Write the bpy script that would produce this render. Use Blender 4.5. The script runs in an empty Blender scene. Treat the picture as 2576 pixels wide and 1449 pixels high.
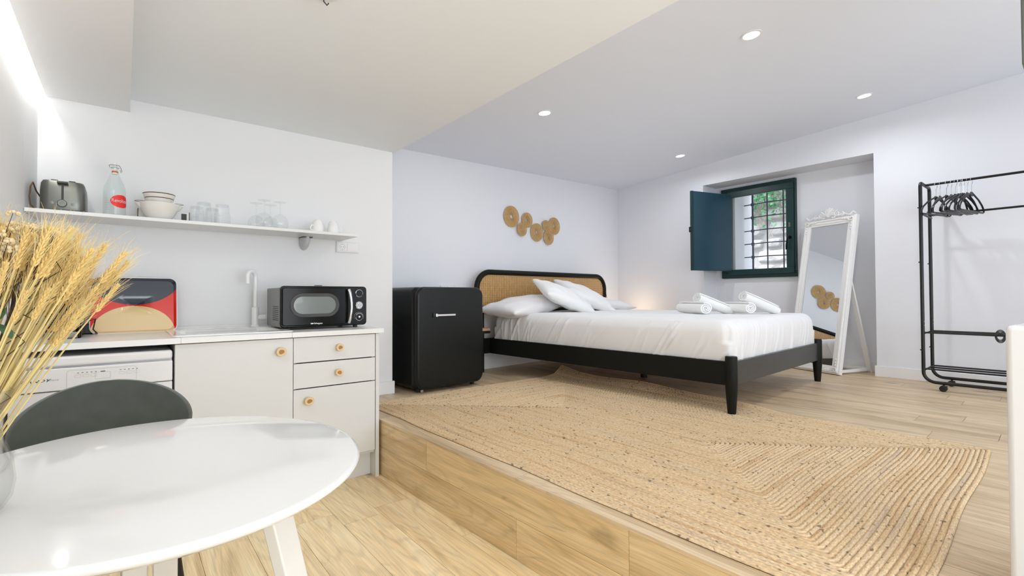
import bpy, bmesh, math, random
from mathutils import Vector, Matrix, Euler
PI = math.pi
R = math.radians
sc = bpy.context.scene
COL = sc.collection

# ------------------------------------------------------------------ camera
cd = bpy.data.cameras.new('camera')
cam = bpy.data.objects.new('camera', cd)
COL.objects.link(cam)
cd.sensor_width = 36.0
cd.lens = 1196.0 / 2576 * 36
cd.clip_start = 0.02
yaw, pitch, roll = 0.685227, 0.0168734, -0.0039259
fwd = Vector((math.sin(yaw) * math.cos(pitch), math.cos(yaw) * math.cos(pitch), math.sin(pitch)))
rt = Vector((math.cos(yaw), -math.sin(yaw), 0))
up = rt.cross(fwd)
r2 = rt * math.cos(roll) + up * math.sin(roll)
u2 = up * math.cos(roll) - rt * math.sin(roll)
m = Matrix((r2, u2, -fwd)).transposed().to_4x4()
m.translation = Vector((0, 0, 1.1))
cam.matrix_world = m
sc.camera = cam

# ------------------------------------------------------------------ world, light, exposure
sc.view_settings.view_transform = 'Standard'
sc.view_settings.look = 'None'
sc.view_settings.gamma = 1
sc.view_settings.use_curve_mapping = False
sc.view_settings.exposure = 0.0
w = bpy.data.worlds.new('world')
sc.world = w
w.use_nodes = True
bg = w.node_tree.nodes['Background']
bg.inputs[0].default_value = (0.80, 0.88, 1.0, 1)
bg.inputs[1].default_value = 3.1
sc.cycles.max_bounces = 10
sc.cycles.diffuse_bounces = 6
sc.cycles.glossy_bounces = 4
sc.cycles.transmission_bounces = 8
sc.cycles.transparent_max_bounces = 12
sc.cycles.caustics_refractive = False
sc.cycles.caustics_reflective = False
sc.cycles.sample_clamp_indirect = 6

def light(name, kind, loc, power, color, size=0.1, size_y=None, rot=(0, 0, 0), spread=None, shape='DISK', radius=0.03, spot=None, blend=.5):
    l = bpy.data.lights.new(name, kind)
    l.energy = power
    l.color = color
    if kind == 'AREA':
        l.shape = shape
        l.size = size
        if size_y: l.size_y = size_y
        if spread: l.spread = spread
    else:
        l.shadow_soft_size = radius
    if spot:
        l.spot_size = spot; l.spot_blend = blend
    o = bpy.data.objects.new(name, l)
    o.location = loc
    o.rotation_euler = rot
    COL.objects.link(o)
    return o
COOL = (0.93, 0.95, 1.0)
NEUT = (1.0, 0.975, 0.94)
def zc(x, y): return 2.569 + .052 * x - .0592 * y
SPOTS = [(2.874, 1.263), (4.735, 1.177), (2.558, 2.715), (4.767, 2.878), (3.0, -0.6), (4.7, -0.6)]  # last two are unseen lamps, added without fixtures
for (x, y), pw_ in zip(SPOTS, (4.0, 7.0, 6.0, 7.0, 2.4, 2.4)):
    light('downlight_lamp', 'AREA', (x, y, zc(x, y) - .012), pw_, COOL, .085, spread=R(170))
# kitchen: cove strip along the left wall, soffit downlight, and unseen lamps added as fill
light('cove_lamp', 'AREA', (-.339, 1.95, 2.20), 6.3, NEUT, .012, 3.0, (0, 0, 0), shape='RECTANGLE', spread=R(178))
light('soffit_downlight_lamp', 'AREA', (-.15, 1.78, 2.160), 3.4, NEUT, .07, spread=R(172))
for x, y in ((1.2, 1.3), (.95, .1)):
    light('kitchen_fill_lamp', 'AREA', (x, y, 2.228), 2.2, NEUT, .09, spread=R(150))
# added unseen fill panel behind the camera, tilted up toward the ceiling
light('rear_fill_light', 'AREA', (1.0, -1.72, 1.15), 40, (.97, .99, 1.0), 2.2, 1.6, (R(118), 0, 0), shape='RECTANGLE', spread=R(175))
# soft high sun on the wall outside the window
light('sun', 'SUN', (7, 2, 8), 5.0, (1.0, .98, .95), rot=(R(-12), R(-32), 0), radius=.2)
bpy.data.objects['sun'].data.angle = R(20)

# ------------------------------------------------------------------ materials
MATS = {}
def mat(name, col, rough=.5, metal=0, spec=.5, trans=0, ior=1.45, emit=None, es=1, coat=0, sheen=0, noise=None, bump=None, alpha=1):
    if name in MATS: return MATS[name]
    m = bpy.data.materials.new(name)
    m.use_nodes = True
    nt = m.node_tree
    b = nt.nodes['Principled BSDF']
    b.inputs['Base Color'].default_value = (*col, 1)
    b.inputs['Roughness'].default_value = rough
    b.inputs['Metallic'].default_value = metal
    b.inputs['Specular IOR Level'].default_value = spec
    b.inputs['Transmission Weight'].default_value = trans
    b.inputs['IOR'].default_value = ior
    b.inputs['Coat Weight'].default_value = coat
    b.inputs['Sheen Weight'].default_value = sheen
    b.inputs['Alpha'].default_value = alpha
    if emit:
        b.inputs['Emission Color'].default_value = (*emit, 1)
        b.inputs['Emission Strength'].default_value = es
    tc = nt.nodes.new('ShaderNodeTexCoord')
    if noise:                       # (scale, amount)
        n = nt.nodes.new('ShaderNodeTexNoise'); n.inputs['Scale'].default_value = noise[0]; n.inputs['Detail'].default_value = 5
        nt.links.new(tc.outputs['Object'], n.inputs['Vector'])
        mx = nt.nodes.new('ShaderNodeMix'); mx.data_type = 'RGBA'
        a = noise[1]
        mx.inputs[6].default_value = (*[max(0, c * (1 - a)) for c in col], 1)
        mx.inputs[7].default_value = (*[min(1, c * (1 + a)) for c in col], 1)
        nt.links.new(n.outputs['Fac'], mx.inputs[0]); nt.links.new(mx.outputs[2], b.inputs['Base Color'])
    if bump:                        # (scale, strength, distance)
        n = nt.nodes.new('ShaderNodeTexNoise'); n.inputs['Scale'].default_value = bump[0]; n.inputs['Detail'].default_value = 6
        nt.links.new(tc.outputs['Object'], n.inputs['Vector'])
        bp = nt.nodes.new('ShaderNodeBump'); bp.inputs['Strength'].default_value = bump[1]; bp.inputs['Distance'].default_value = bump[2]
        nt.links.new(n.outputs['Fac'], bp.inputs['Height']); nt.links.new(bp.outputs[0], b.inputs['Normal'])
    MATS[name] = m
    return m

def N(nt, t, **kw):
    n = nt.nodes.new(t)
    for k, v in kw.items():
        if k in n.inputs: n.inputs[k].default_value = v
        else: setattr(n, k, v)
    return n

def wood_mat(name, cols, rough=.42, gscale=1.0, knots=True):
    """oak: grain runs along the object's local Y; every plank gets its own offset and tone"""
    m = bpy.data.materials.new(name); m.use_nodes = True
    nt = m.node_tree; L = nt.links.new
    b = nt.nodes['Principled BSDF']; b.inputs['Roughness'].default_value = rough
    tc = N(nt, 'ShaderNodeTexCoord'); oi = N(nt, 'ShaderNodeObjectInfo')
    mul = N(nt, 'ShaderNodeMath', operation='MULTIPLY'); mul.inputs[1].default_value = 37.0
    L(oi.outputs['Random'], mul.inputs[0])
    cmb = N(nt, 'ShaderNodeCombineXYZ')
    for k in range(3): L(mul.outputs[0], cmb.inputs[k])
    add = N(nt, 'ShaderNodeVectorMath', operation='ADD'); L(tc.outputs['Object'], add.inputs[0]); L(cmb.outputs[0], add.inputs[1])
    def mapped(sx, sy, sz):
        mp = N(nt, 'ShaderNodeMapping'); mp.inputs['Scale'].default_value = (sx * gscale, sy * gscale, sz * gscale); L(add.outputs[0], mp.inputs['Vector']); return mp
    m1 = mapped(9, .9, 9); n1 = N(nt, 'ShaderNodeTexNoise'); n1.inputs['Scale'].default_value = 1; n1.inputs['Detail'].default_value = 3; n1.inputs['Distortion'].default_value = 1.2; L(m1.outputs[0], n1.inputs['Vector'])
    m2 = mapped(90, 2.2, 90); n2 = N(nt, 'ShaderNodeTexNoise'); n2.inputs['Scale'].default_value = 1; n2.inputs['Detail'].default_value = 5; n2.inputs['Distortion'].default_value = .6; L(m2.outputs[0], n2.inputs['Vector'])
    # cathedral rings
    m3 = mapped(6, .8, 6); n3 = N(nt, 'ShaderNodeTexNoise'); n3.inputs['Scale'].default_value = 1; n3.inputs['Detail'].default_value = 1; L(m3.outputs[0], n3.inputs['Vector'])
    rg = N(nt, 'ShaderNodeMath', operation='MULTIPLY'); rg.inputs[1].default_value = 85; L(n3.outputs['Fac'], rg.inputs[0])
    sn = N(nt, 'ShaderNodeMath', operation='SINE'); L(rg.outputs[0], sn.inputs[0])
    cr = N(nt, 'ShaderNodeValToRGB'); L(n1.outputs['Fac'], cr.inputs[0])
    e = cr.color_ramp.elements
    e[0].position = .30; e[0].color = (*cols[0], 1); e[1].position = .62; e[1].color = (*cols[2], 1)
    x = cr.color_ramp.elements.new(.46); x.color = (*cols[1], 1)
    def mixmul(base, fac_out, lo, hi, f0, f1):
        mr = N(nt, 'ShaderNodeMapRange'); mr.inputs[1].default_value = f0; mr.inputs[2].default_value = f1; mr.inputs[3].default_value = lo; mr.inputs[4].default_value = hi
        L(fac_out, mr.inputs[0])
        vm = N(nt, 'ShaderNodeVectorMath', operation='SCALE'); L(base, vm.inputs[0]); L(mr.outputs[0], vm.inputs['Scale']); return vm.outputs[0]
    c = mixmul(cr.outputs[0], n2.outputs['Fac'], .88, 1.07, .3, .7)
    c = mixmul(c, sn.outputs[0], 1.02, .90, .25, 1)
    m5 = mapped(300, 7, 300); n5 = N(nt, 'ShaderNodeTexNoise'); n5.inputs['Scale'].default_value = 1; n5.inputs['Detail'].default_value = 2; L(m5.outputs[0], n5.inputs['Vector'])
    c = mixmul(c, n5.outputs['Fac'], .86, 1.05, .30, .55)
    m6 = mapped(7, 2.1, 7); n6 = N(nt, 'ShaderNodeTexNoise'); n6.inputs['Scale'].default_value = 1; n6.inputs['Detail'].default_value = 4; n6.inputs['Distortion'].default_value = 2.5; L(m6.outputs[0], n6.inputs['Vector'])
    c = mixmul(c, n6.outputs['Fac'], .76, 1.0, .26, .36)
    c = mixmul(c, oi.outputs['Random'], .95, 1.04, 0, 1)
    if knots:
        m4 = mapped(3.1, 1.35, 3.1); v = N(nt, 'ShaderNodeTexVoronoi'); v.inputs['Scale'].default_value = 1; L(m4.outputs[0], v.inputs['Vector'])
        dn = N(nt, 'ShaderNodeTexNoise'); dn.inputs['Scale'].default_value = 14; L(add.outputs[0], dn.inputs['Vector'])
        sm = N(nt, 'ShaderNodeMath', operation='MULTIPLY_ADD'); sm.inputs[1].default_value = .10; L(dn.outputs['Fac'], sm.inputs[0]); L(v.outputs['Distance'], sm.inputs[2])
        c = mixmul(c, sm.outputs[0], .42, 1.0, .07, .17)
    L(c, b.inputs['Base Color'])
    bp = N(nt, 'ShaderNodeBump'); bp.inputs['Strength'].default_value = .12; bp.inputs['Distance'].default_value = .002
    L(n2.outputs['Fac'], bp.inputs['Height']); L(bp.outputs[0], b.inputs['Normal'])
    return m

M_WALL = mat('wall_paint', (.80, .805, .81), .75, bump=(160, .05, .002))
M_WALLB = mat('wall_paint_cool_light', (.77, .78, .81), .75, bump=(160, .05, .002))  # bed zone's cooler light tinted into the wall colour
M_CEIL = mat('ceiling_paint', (.84, .875, .90), .8)  # blue put into the colour to offset warm floor bounce
M_CEILB = mat('ceiling_paint_cool_light', (.78, .81, .87), .8)  # cool light of the bed zone tinted into this copy
M_TRIM = mat('trim_white', (.82, .82, .82), .4)
M_CAB = mat('cabinet_white', (.66, .66, .645), .38)
M_TOP = mat('worktop_white', (.76, .76, .75), .25)
M_SINK = mat('sink_white', (.88, .88, .86), .18, coat=.3)
M_WHITEP = mat('white_plastic', (.74, .74, .745), .25, coat=.2)
M_WHITEM = mat('white_metal', (.85, .85, .85), .22)
M_GLOSSW = mat('gloss_white_lacquer', (.71, .71, .705), .07, spec=.45)
M_LEGW = mat('table_leg_grey_white', (.72, .70, .66), .35)
M_BLACK = mat('black_satin', (.008, .008, .007), .38)
M_BLACKW = mat('black_stained_wood', (.009, .009, .007), .45, spec=.18, bump=(60, .06, .002))
M_FOOTR = mat('black_stained_rail', (.045, .045, .042), .33)
M_BLKG = mat('black_gloss', (.006, .006, .005), .14, spec=.2, coat=.0)
M_BLKM = mat('black_powder_metal', (.006, .006, .006), .35)
M_FRIDGE = mat('black_fridge_satin', (.009, .010, .009), .32, spec=.35, bump=(400, .06, .0005))
M_DGREY = mat('dark_grey', (.045, .045, .043), .5)
M_CHROME = mat('chrome', (.85, .85, .86), .12, metal=1)
M_STEEL = mat('brushed_dark_steel', (.17, .175, .16), .36, metal=.85)
M_SIDE = mat('microwave_side_grey', (.20, .20, .19), .35, metal=.6)
M_GREYP = mat('grey_plastic', (.58, .59, .59), .45)
M_LINE = mat('dark_print', (.03, .03, .03), .5)
M_GLINE = mat('grey_print', (.45, .45, .45), .5)
M_SHELL = mat('chair_felt', (.062, .070, .060), .85, sheen=.25, noise=(25, .22), bump=(300, .25, .001))
M_LINEN = mat('white_linen', (.80, .795, .79), .85, sheen=.2, bump=(45, .10, .004))
M_PILLOW = mat('white_pillow', (.84, .84, .835), .85, sheen=.2, bump=(9, .25, .006))
M_SHEET = mat('white_pillow_case', (.80, .785, .785), .85, sheen=.2, bump=(11, .4, .008))
M_TOWEL = mat('white_towel', (.86, .86, .84), .95, sheen=.4, bump=(350, .7, .002))
M_CANE = mat('cane', (.52, .30, .105), .55, noise=(40, .18))
M_RAFFIA = mat('raffia', (.56, .36, .15), .7, noise=(60, .22))
M_GREEN = mat('green_frame_paint', (.004, .030, .028), .35)
M_SHUT = mat('green_shutter_sky_tint', (.014, .052, .080), .33, coat=.2)  # reflected sky blue put into the green panel's base colour
def glass_mat(name, col, rough=0.0):
    m = bpy.data.materials.new(name); m.use_nodes = True
    nt = m.node_tree; nt.nodes.remove(nt.nodes['Principled BSDF'])
    out = nt.nodes['Material Output']
    g = N(nt, 'ShaderNodeBsdfGlossy'); g.inputs['Roughness'].default_value = .02
    t = N(nt, 'ShaderNodeBsdfTransparent'); t.inputs[0].default_value = (*col, 1)
    fr = N(nt, 'ShaderNodeLayerWeight'); fr.inputs[0].default_value = .35
    mr = N(nt, 'ShaderNodeMapRange'); mr.inputs[3].default_value = .03; mr.inputs[4].default_value = .22
    nt.links.new(fr.outputs['Facing'], mr.inputs[0])
    mx = N(nt, 'ShaderNodeMixShader'); nt.links.new(mr.outputs[0], mx.inputs[0]); nt.links.new(t.outputs[0], mx.inputs[1]); nt.links.new(g.outputs[0], mx.inputs[2])
    nt.links.new(mx.outputs[0], out.inputs[0]); return m
M_GLASS = glass_mat('clear_glass', (.985, .99, .99))
M_BOTTLE = glass_mat('pale_green_glass', (.945, .985, .975))
M_VASE = glass_mat('vase_glass', (.95, .955, .95))
M_PANE = glass_mat('window_glass', (.97, .985, 1.0))
M_MWIN = mat('microwave_window', (.16, .18, .17), .18, coat=.4)
M_MIRROR = mat('mirror_silver', (.90, .92, .93), .0, metal=1)
M_SHABBY = mat('white_distressed_paint', (.84, .835, .82), .5, bump=(90, .3, .002))
M_CERAM = mat('cream_ceramic', (.76, .75, .70), .2, coat=.4)
M_CUP = mat('white_ceramic', (.86, .85, .83), .15, coat=.5)
M_BROWN = mat('brown_rim_glaze', (.10, .06, .035), .3)
M_RED = mat('red_print', (.75, .02, .015), .35)
M_WTXT = mat('white_print', (.9, .9, .9), .4)
M_ORANGE = mat('orange_rubber', (.62, .16, .04), .5)
M_KNOBW = mat('pale_sapwood', (.72, .53, .28), .5, noise=(80, .12))
M_KNOBD = mat('brown_heartwood', (.36, .18, .06), .5, noise=(120, .35))
M_SHELFWOOD = mat('oak_shelf', (.62, .38, .22), .45)
M_WHEAT = mat('wheat_ear', (.70, .50, .185), .7, noise=(60, .28))
M_AWN = mat('wheat_awn', (.74, .58, .26), .7)
M_STEM = mat('wheat_stem', (.66, .52, .22), .6, noise=(20, .25))
M_TWIG = mat('dark_twig', (.05, .035, .02), .7)
M_FLORET = mat('cream_floret', (.66, .53, .32), .8, noise=(260, .45))
M_LEAFG = mat('green_leaf', (.05, .13, .05), .5, noise=(30, .4))
M_STONE = mat('pale_stone', (.62, .60, .58), .9, noise=(7, .30), bump=(12, .9, .03))
M_MORTAR = mat('mortar', (.48, .46, .44), .95, bump=(30, .6, .01))
M_ROOT = mat('dry_root', (.42, .36, .30), .9, noise=(20, .4))
M_IVY = mat('ivy_leaf', (.08, .34, .13), .5, noise=(9, .5))
M_IRON = mat('dark_iron', (.015, .025, .05), .5)
M_OUTW = mat('outer_render', (.93, .93, .95), .9)
M_DISC = mat('lamp_disc', (1, 1, 1), .5, emit=(.97, .98, 1.0), es=4.0)
M_LED = mat('led_strip', (1, 1, 1), .5, emit=(1.0, .97, .93), es=6.0)
M_LAMP = mat('bulb_warm', (1, .9, .8), .5, emit=(1.0, .72, .45), es=5.0)
M_SUB = mat('subfloor', (.16, .11, .07), .9)
M_TVG = mat('tv_back_grey', (.12, .13, .11), .4)
M_YEL = mat('yellow_sticker', (.80, .75, .22), .5)
M_OAK = wood_mat('oak_floor_warm_light', ((.70, .51, .27), (.84, .65, .375), (.88, .72, .45)))  # one oak in several tones, each zone's light put into the colour
M_OAKB = wood_mat('oak_floor_cool_light', ((.46, .33, .19), (.60, .445, .27), (.67, .52, .335)))  # same oak greyed for the platform's cooler light
M_OAKR = wood_mat('oak_riser', ((.53, .37, .18), (.66, .485, .26), (.72, .555, .32)))

def jute_mat():
    m = bpy.data.materials.new('jute_braid'); m.use_nodes = True
    nt = m.node_tree; L = nt.links.new; b = nt.nodes['Principled BSDF']; b.inputs['Roughness'].default_value = .9
    uv = N(nt, 'ShaderNodeUVMap'); uv.uv_map = 'UVMap'
    def noise(sx, sy, det=3, sc_=1, dist=0):
        mp = N(nt, 'ShaderNodeMapping'); mp.inputs['Scale'].default_value = (sx, sy, 1); L(uv.outputs[0], mp.inputs[0])
        n = N(nt, 'ShaderNodeTexNoise'); n.inputs['Scale'].default_value = sc_; n.inputs['Detail'].default_value = det; n.inputs['Distortion'].default_value = dist; L(mp.outputs[0], n.inputs['Vector']); return n
    n1 = noise(1.3, .62, 3)
    cr = N(nt, 'ShaderNodeValToRGB'); L(n1.outputs['Fac'], cr.inputs[0])
    e = cr.color_ramp.elements
    e[0].position = .30; e[0].color = (.56, .36, .19, 1); e[1].position = .72; e[1].color = (.55, .42, .29, 1)
    for p, c in ((.42, (.67, .48, .27)), (.52, (.73, .55, .34)), (.62, (.68, .51, .32))):
        q = cr.color_ramp.elements.new(p); q.color = (*c, 1)
    n2 = noise(70, 4.0, 3)
    mr = N(nt, 'ShaderNodeMapRange'); mr.inputs[1].default_value = .3; mr.inputs[2].default_value = .7; mr.inputs[3].default_value = .74; mr.inputs[4].default_value = 1.18; L(n2.outputs['Fac'], mr.inputs[0])
    vm = N(nt, 'ShaderNodeVectorMath', operation='SCALE'); L(cr.outputs[0], vm.inputs[0]); L(mr.outputs[0], vm.inputs['Scale'])
    mp = N(nt, 'ShaderNodeMapping'); mp.inputs['Scale'].default_value = (26, .75, 1); L(uv.outputs[0], mp.inputs[0])
    v = N(nt, 'ShaderNodeTexNoise'); v.inputs['Scale'].default_value = 1.3; v.inputs['Detail'].default_value = 1; L(mp.outputs[0], v.inputs['Vector'])
    m3 = N(nt, 'ShaderNodeMapRange'); m3.inputs[1].default_value = .29; m3.inputs[2].default_value = .35; m3.inputs[3].default_value = .35; m3.inputs[4].default_value = 1.0; L(v.outputs['Fac'], m3.inputs[0])
    v2 = N(nt, 'ShaderNodeVectorMath', operation='SCALE'); L(vm.outputs[0], v2.inputs[0]); L(m3.outputs[0], v2.inputs['Scale'])
    L(v2.outputs[0], b.inputs['Base Color'])
    bp = N(nt, 'ShaderNodeBump'); bp.inputs['Strength'].default_value = .6; bp.inputs['Distance'].default_value = .003; L(n2.outputs['Fac'], bp.inputs['Height']); L(bp.outputs[0], b.inputs['Normal'])
    return m
M_JUTE = jute_mat()

def tray_mat():
    m = bpy.data.materials.new('tray_print'); m.use_nodes = True
    nt = m.node_tree; L = nt.links.new; b = nt.nodes['Principled BSDF']; b.inputs['Roughness'].default_value = .18; b.inputs['Coat Weight'].default_value = .5
    tc = N(nt, 'ShaderNodeTexCoord'); sp = N(nt, 'ShaderNodeSeparateXYZ'); L(tc.outputs['Object'], sp.inputs[0])
    def ell(cx, cz, ax, az):
        a = N(nt, 'ShaderNodeMath', operation='MULTIPLY_ADD'); a.inputs[1].default_value = 1 / ax; a.inputs[2].default_value = -cx / ax; L(sp.outputs[0], a.inputs[0])
        c = N(nt, 'ShaderNodeMath', operation='MULTIPLY_ADD'); c.inputs[1].default_value = 1 / az; c.inputs[2].default_value = -cz / az; L(sp.outputs[2], c.inputs[0])
        p = N(nt, 'ShaderNodeMath', operation='MULTIPLY'); L(a.outputs[0], p.inputs[0]); L(a.outputs[0], p.inputs[1])
        q = N(nt, 'ShaderNodeMath', operation='MULTIPLY_ADD'); L(c.outputs[0], q.inputs[0]); L(c.outputs[0], q.inputs[1]); L(p.outputs[0], q.inputs[2])
        l = N(nt, 'ShaderNodeMath', operation='LESS_THAN'); l.inputs[1].default_value = 1; L(q.outputs[0], l.inputs[0]); return l
    d = ell(0.0, .330, .215, .172); s = ell(-.005, 0.0, .185, .152)
    m1 = N(nt, 'ShaderNodeMix', data_type='RGBA'); m1.inputs[6].default_value = (.66, .022, .015, 1); m1.inputs[7].default_value = (.030, .038, .060, 1); L(d.outputs[0], m1.inputs[0])
    m2 = N(nt, 'ShaderNodeMix', data_type='RGBA'); m2.inputs[7].default_value = (.72, .53, .27, 1); L(m1.outputs[2], m2.inputs[6]); L(s.outputs[0], m2.inputs[0])
    L(m2.outputs[2], b.inputs['Base Color']); return m
M_TRAY = tray_mat()

# ------------------------------------------------------------------ mesh helpers
class MB:
    def __init__(s): s.v = []; s.f = []; s.uv = None
    def add(s, vs, fs):
        k = len(s.v); s.v += [tuple(p) for p in vs]; s.f += [tuple(i + k for i in f) for f in fs]; return s
    def box(s, x0, x1, y0, y1, z0, z1, T=None):
        vs = [Vector((x, y, z)) for z in (z0, z1) for x, y in ((x0, y0), (x1, y0), (x1, y1), (x0, y1))]
        if T: vs = [T @ p for p in vs]
        return s.add(vs, [(3, 2, 1, 0), (4, 5, 6, 7), (0, 1, 5, 4), (1, 2, 6, 5), (2, 3, 7, 6), (3, 0, 4, 7)])
    def prism(s, pts, z0, z1, T=None):
        """plan polygon pts (ccw), z0/z1 numbers or functions of (x, y)"""
        f0 = z0 if callable(z0) else (lambda x, y: z0); f1 = z1 if callable(z1) else (lambda x, y: z1)
        n = len(pts)
        vs = [Vector((x, y, f0(x, y))) for x, y in pts] + [Vector((x, y, f1(x, y))) for x, y in pts]
        if T: vs = [T @ p for p in vs]
        return s.add(vs, [tuple(range(n - 1, -1, -1)), tuple(range(n, 2 * n))] + [(i, (i + 1) % n, n + (i + 1) % n, n + i) for i in range(n)])
    def tube(s, path, r, n=8, closed=False, rf=None, sq=1.0):
        P = [Vector(p) for p in path]; k = len(P); rings = []
        prev = None
        for i, p in enumerate(P):
            a = P[(i - 1) % k] if (closed or i > 0) else p
            b = P[(i + 1) % k] if (closed or i < k - 1) else p
            t = (b - a)
            t = t.normalized() if t.length > 1e-9 else Vector((0, 0, 1))
            if prev is None:
                ref = Vector((0, 0, 1)) if abs(t.z) < .9 else Vector((1, 0, 0))
                nrm = t.cross(ref).normalized()
            else:
                nrm = (prev - t * prev.dot(t))
                nrm = nrm.normalized() if nrm.length > 1e-6 else t.orthogonal().normalized()
            prev = nrm; bi = t.cross(nrm)
            rr = rf(i / max(1, k - 1)) * r if rf else r
            rings.append([p + nrm * (math.cos(2 * PI * j / n) * rr) + bi * (math.sin(2 * PI * j / n) * rr * sq) for j in range(n)])
        vs = [q for g in rings for q in g]; fs = []
        for i in range(k if closed else k - 1):
            a = i * n; b = ((i + 1) % k) * n
            for j in range(n): fs.append((a + j, a + (j + 1) % n, b + (j + 1) % n, b + j))
        if not closed:
            fs.append(tuple(range(n - 1, -1, -1))); fs.append(tuple((k - 1) * n + j for j in range(n)))
        return s.add(vs, fs)
    def lathe(s, prof, n=24, T=None, cap0=True, cap1=True, sx=1, sy=1):
        vs = []; fs = []
        for r, z in prof:
            for j in range(n):
                a = 2 * PI * j / n; p = Vector((math.cos(a) * r * sx, math.sin(a) * r * sy, z)); vs.append(T @ p if T else p)
        for i in range(len(prof) - 1):
            for j in range(n): fs.append((i * n + j, i * n + (j + 1) % n, (i + 1) * n + (j + 1) % n, (i + 1) * n + j))
        if cap0: fs.append(tuple(range(n - 1, -1, -1)))
        if cap1: fs.append(tuple((len(prof) - 1) * n + j for j in range(n)))
        return s.add(vs, fs)
    def grid(s, fn, nu, nv, cu=False, flip=False):
        vs = [fn(i / (nu if cu else nu), j / nv) for i in range(nu if cu else nu + 1) for j in range(nv + 1)]
        fs = []; ni = nu if cu else nu + 1
        for i in range(nu):
            for j in range(nv):
                a = i * (nv + 1) + j; b = ((i + 1) % ni) * (nv + 1) + j
                q = (a, b, b + 1, a + 1); fs.append(q[::-1] if flip else q)
        return s.add(vs, fs)
    def ball(s, c, rx, ry=None, rz=None, n=8, m=5, T=None):
        ry = ry or rx; rz = rz or rx; c = Vector(c); vs = [c + Vector((0, 0, -rz))]; fs = []
        for i in range(1, m):
            a = PI * i / m - PI / 2
            for j in range(n): vs.append(c + Vector((math.cos(a) * math.cos(2 * PI * j / n) * rx, math.cos(a) * math.sin(2 * PI * j / n) * ry, math.sin(a) * rz)))
        vs.append(c + Vector((0, 0, rz)))
        for j in range(n): fs.append((0, 1 + (j + 1) % n, 1 + j)); 
        for i in range(m - 2):
            for j in range(n): fs.append((1 + i * n + j, 1 + i * n + (j + 1) % n, 1 + (i + 1) * n + (j + 1) % n, 1 + (i + 1) * n + j))
        k = 1 + (m - 2) * n
        for j in range(n): fs.append((k + j, k + (j + 1) % n, len(vs) - 1))
        if T: vs = [T @ p for p in vs]
        return s.add(vs, fs)
    def mesh(s, name, material, smooth=False):
        me = bpy.data.meshes.new(name); me.from_pydata(s.v, [], s.f)
        for mm in (material if isinstance(material, (list, tuple)) else [material]): me.materials.append(mm)
        if smooth: me.polygons.foreach_set('use_smooth', [True] * len(me.polygons))
        me.update(); return me
    def build(s, name, material, parent=None, smooth=False, bevel=0, seg=2, sub=0, loc=None, label=None, kind=None, ang=40, fix=True):
        me = s.mesh(name, material, smooth)
        if fix:
            bm = bmesh.new(); bm.from_mesh(me); bmesh.ops.recalc_face_normals(bm, faces=bm.faces); bm.to_mesh(me); bm.free()
        o = bpy.data.objects.new(name, me); COL.objects.link(o)
        if parent: o.parent = parent
        if loc: o.location = loc
        if bevel:
            b = o.modifiers.new('bevel', 'BEVEL'); b.width = bevel; b.segments = seg; b.limit_method = 'ANGLE'; b.angle_limit = R(35)
            me.polygons.foreach_set('use_smooth', [True] * len(me.polygons))
            smooth = True; b.harden_normals = True
        if sub:
            b = o.modifiers.new('sub', 'SUBSURF'); b.levels = sub; b.render_levels = sub
        if smooth and not bevel and ang:
            me.set_sharp_from_angle(angle=R(ang))
        if label: o['label'] = label
        if kind: o['kind'] = kind
        return o

def thing(name, label, cat, loc=(0, 0, 0), rotz=0, group=None):
    o = bpy.data.objects.new(name, None); COL.objects.link(o); o.empty_display_size = .05
    o.location = loc; o.rotation_euler = (0, 0, rotz); tag(o, label, cat, group); return o
def tag(o, label, cat, group=None):
    o['label'] = label; o['category'] = cat
    if group: o['group'] = group
    return o
def struct(o, label=None):
    o['kind'] = 'structure'
    if label: o['label'] = label
    return o
def part(name, mb, m_, parent, **kw): return mb.build(name, m_, parent, **kw)
def dup(root, loc=None, rot=None, label=None, group=None, scale=None):
    def cp(o, par):
        c = o.copy(); COL.objects.link(c)
        if par: c.parent = par
        for ch in o.children: cp(ch, c)
        return c
    r = cp(root, None)
    if loc is not None: r.location = loc
    if rot is not None: r.rotation_euler = rot
    if scale is not None: r.scale = scale
    if label: r['label'] = label
    if group: r['group'] = group
    return r
def rrect(w, h, r, n=6):
    """rounded rectangle outline centred on 0"""
    pts = []
    for cx, cy, a0 in ((w / 2 - r, h / 2 - r, 0), (-w / 2 + r, h / 2 - r, 90), (-w / 2 + r, -h / 2 + r, 180), (w / 2 - r, -h / 2 + r, 270)):
        for i in range(n + 1):
            a = R(a0 + 90 * i / n); pts.append((cx + r * math.cos(a), cy + r * math.sin(a)))
    return pts
def plate(mb, outline, y0, y1, cx=0, cz=0):
    """outline in x,z extruded along y"""
    n = len(outline)
    vs = [(cx + x, y0, cz + z) for x, z in outline] + [(cx + x, y1, cz + z) for x, z in outline]
    return mb.add(vs, [tuple(range(n)), tuple(range(2 * n - 1, n - 1, -1))] + [(i, n + i, n + (i + 1) % n, (i + 1) % n) for i in range(n)])
def ringplate(mb, out, inn, y0, y1, cx=0, cz=0):
    n = len(out)
    vs = [(cx + x, y, cz + z) for y in (y0, y1) for o in (out, inn) for x, z in o]
    fs = []
    for i in range(n):
        j = (i + 1) % n
        fs += [(i, j, n + j, n + i), (2 * n + j, 2 * n + i, 3 * n + i, 3 * n + j), (j, i, 2 * n + i, 2 * n + j), (n + i, n + j, 3 * n + j, 3 * n + i)]
    return mb.add(vs, fs)
def circ(r, n=32, sx=1, sz=1): return [(math.cos(2 * PI * i / n) * r * sx, math.sin(2 * PI * i / n) * r * sz) for i in range(n)]
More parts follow.
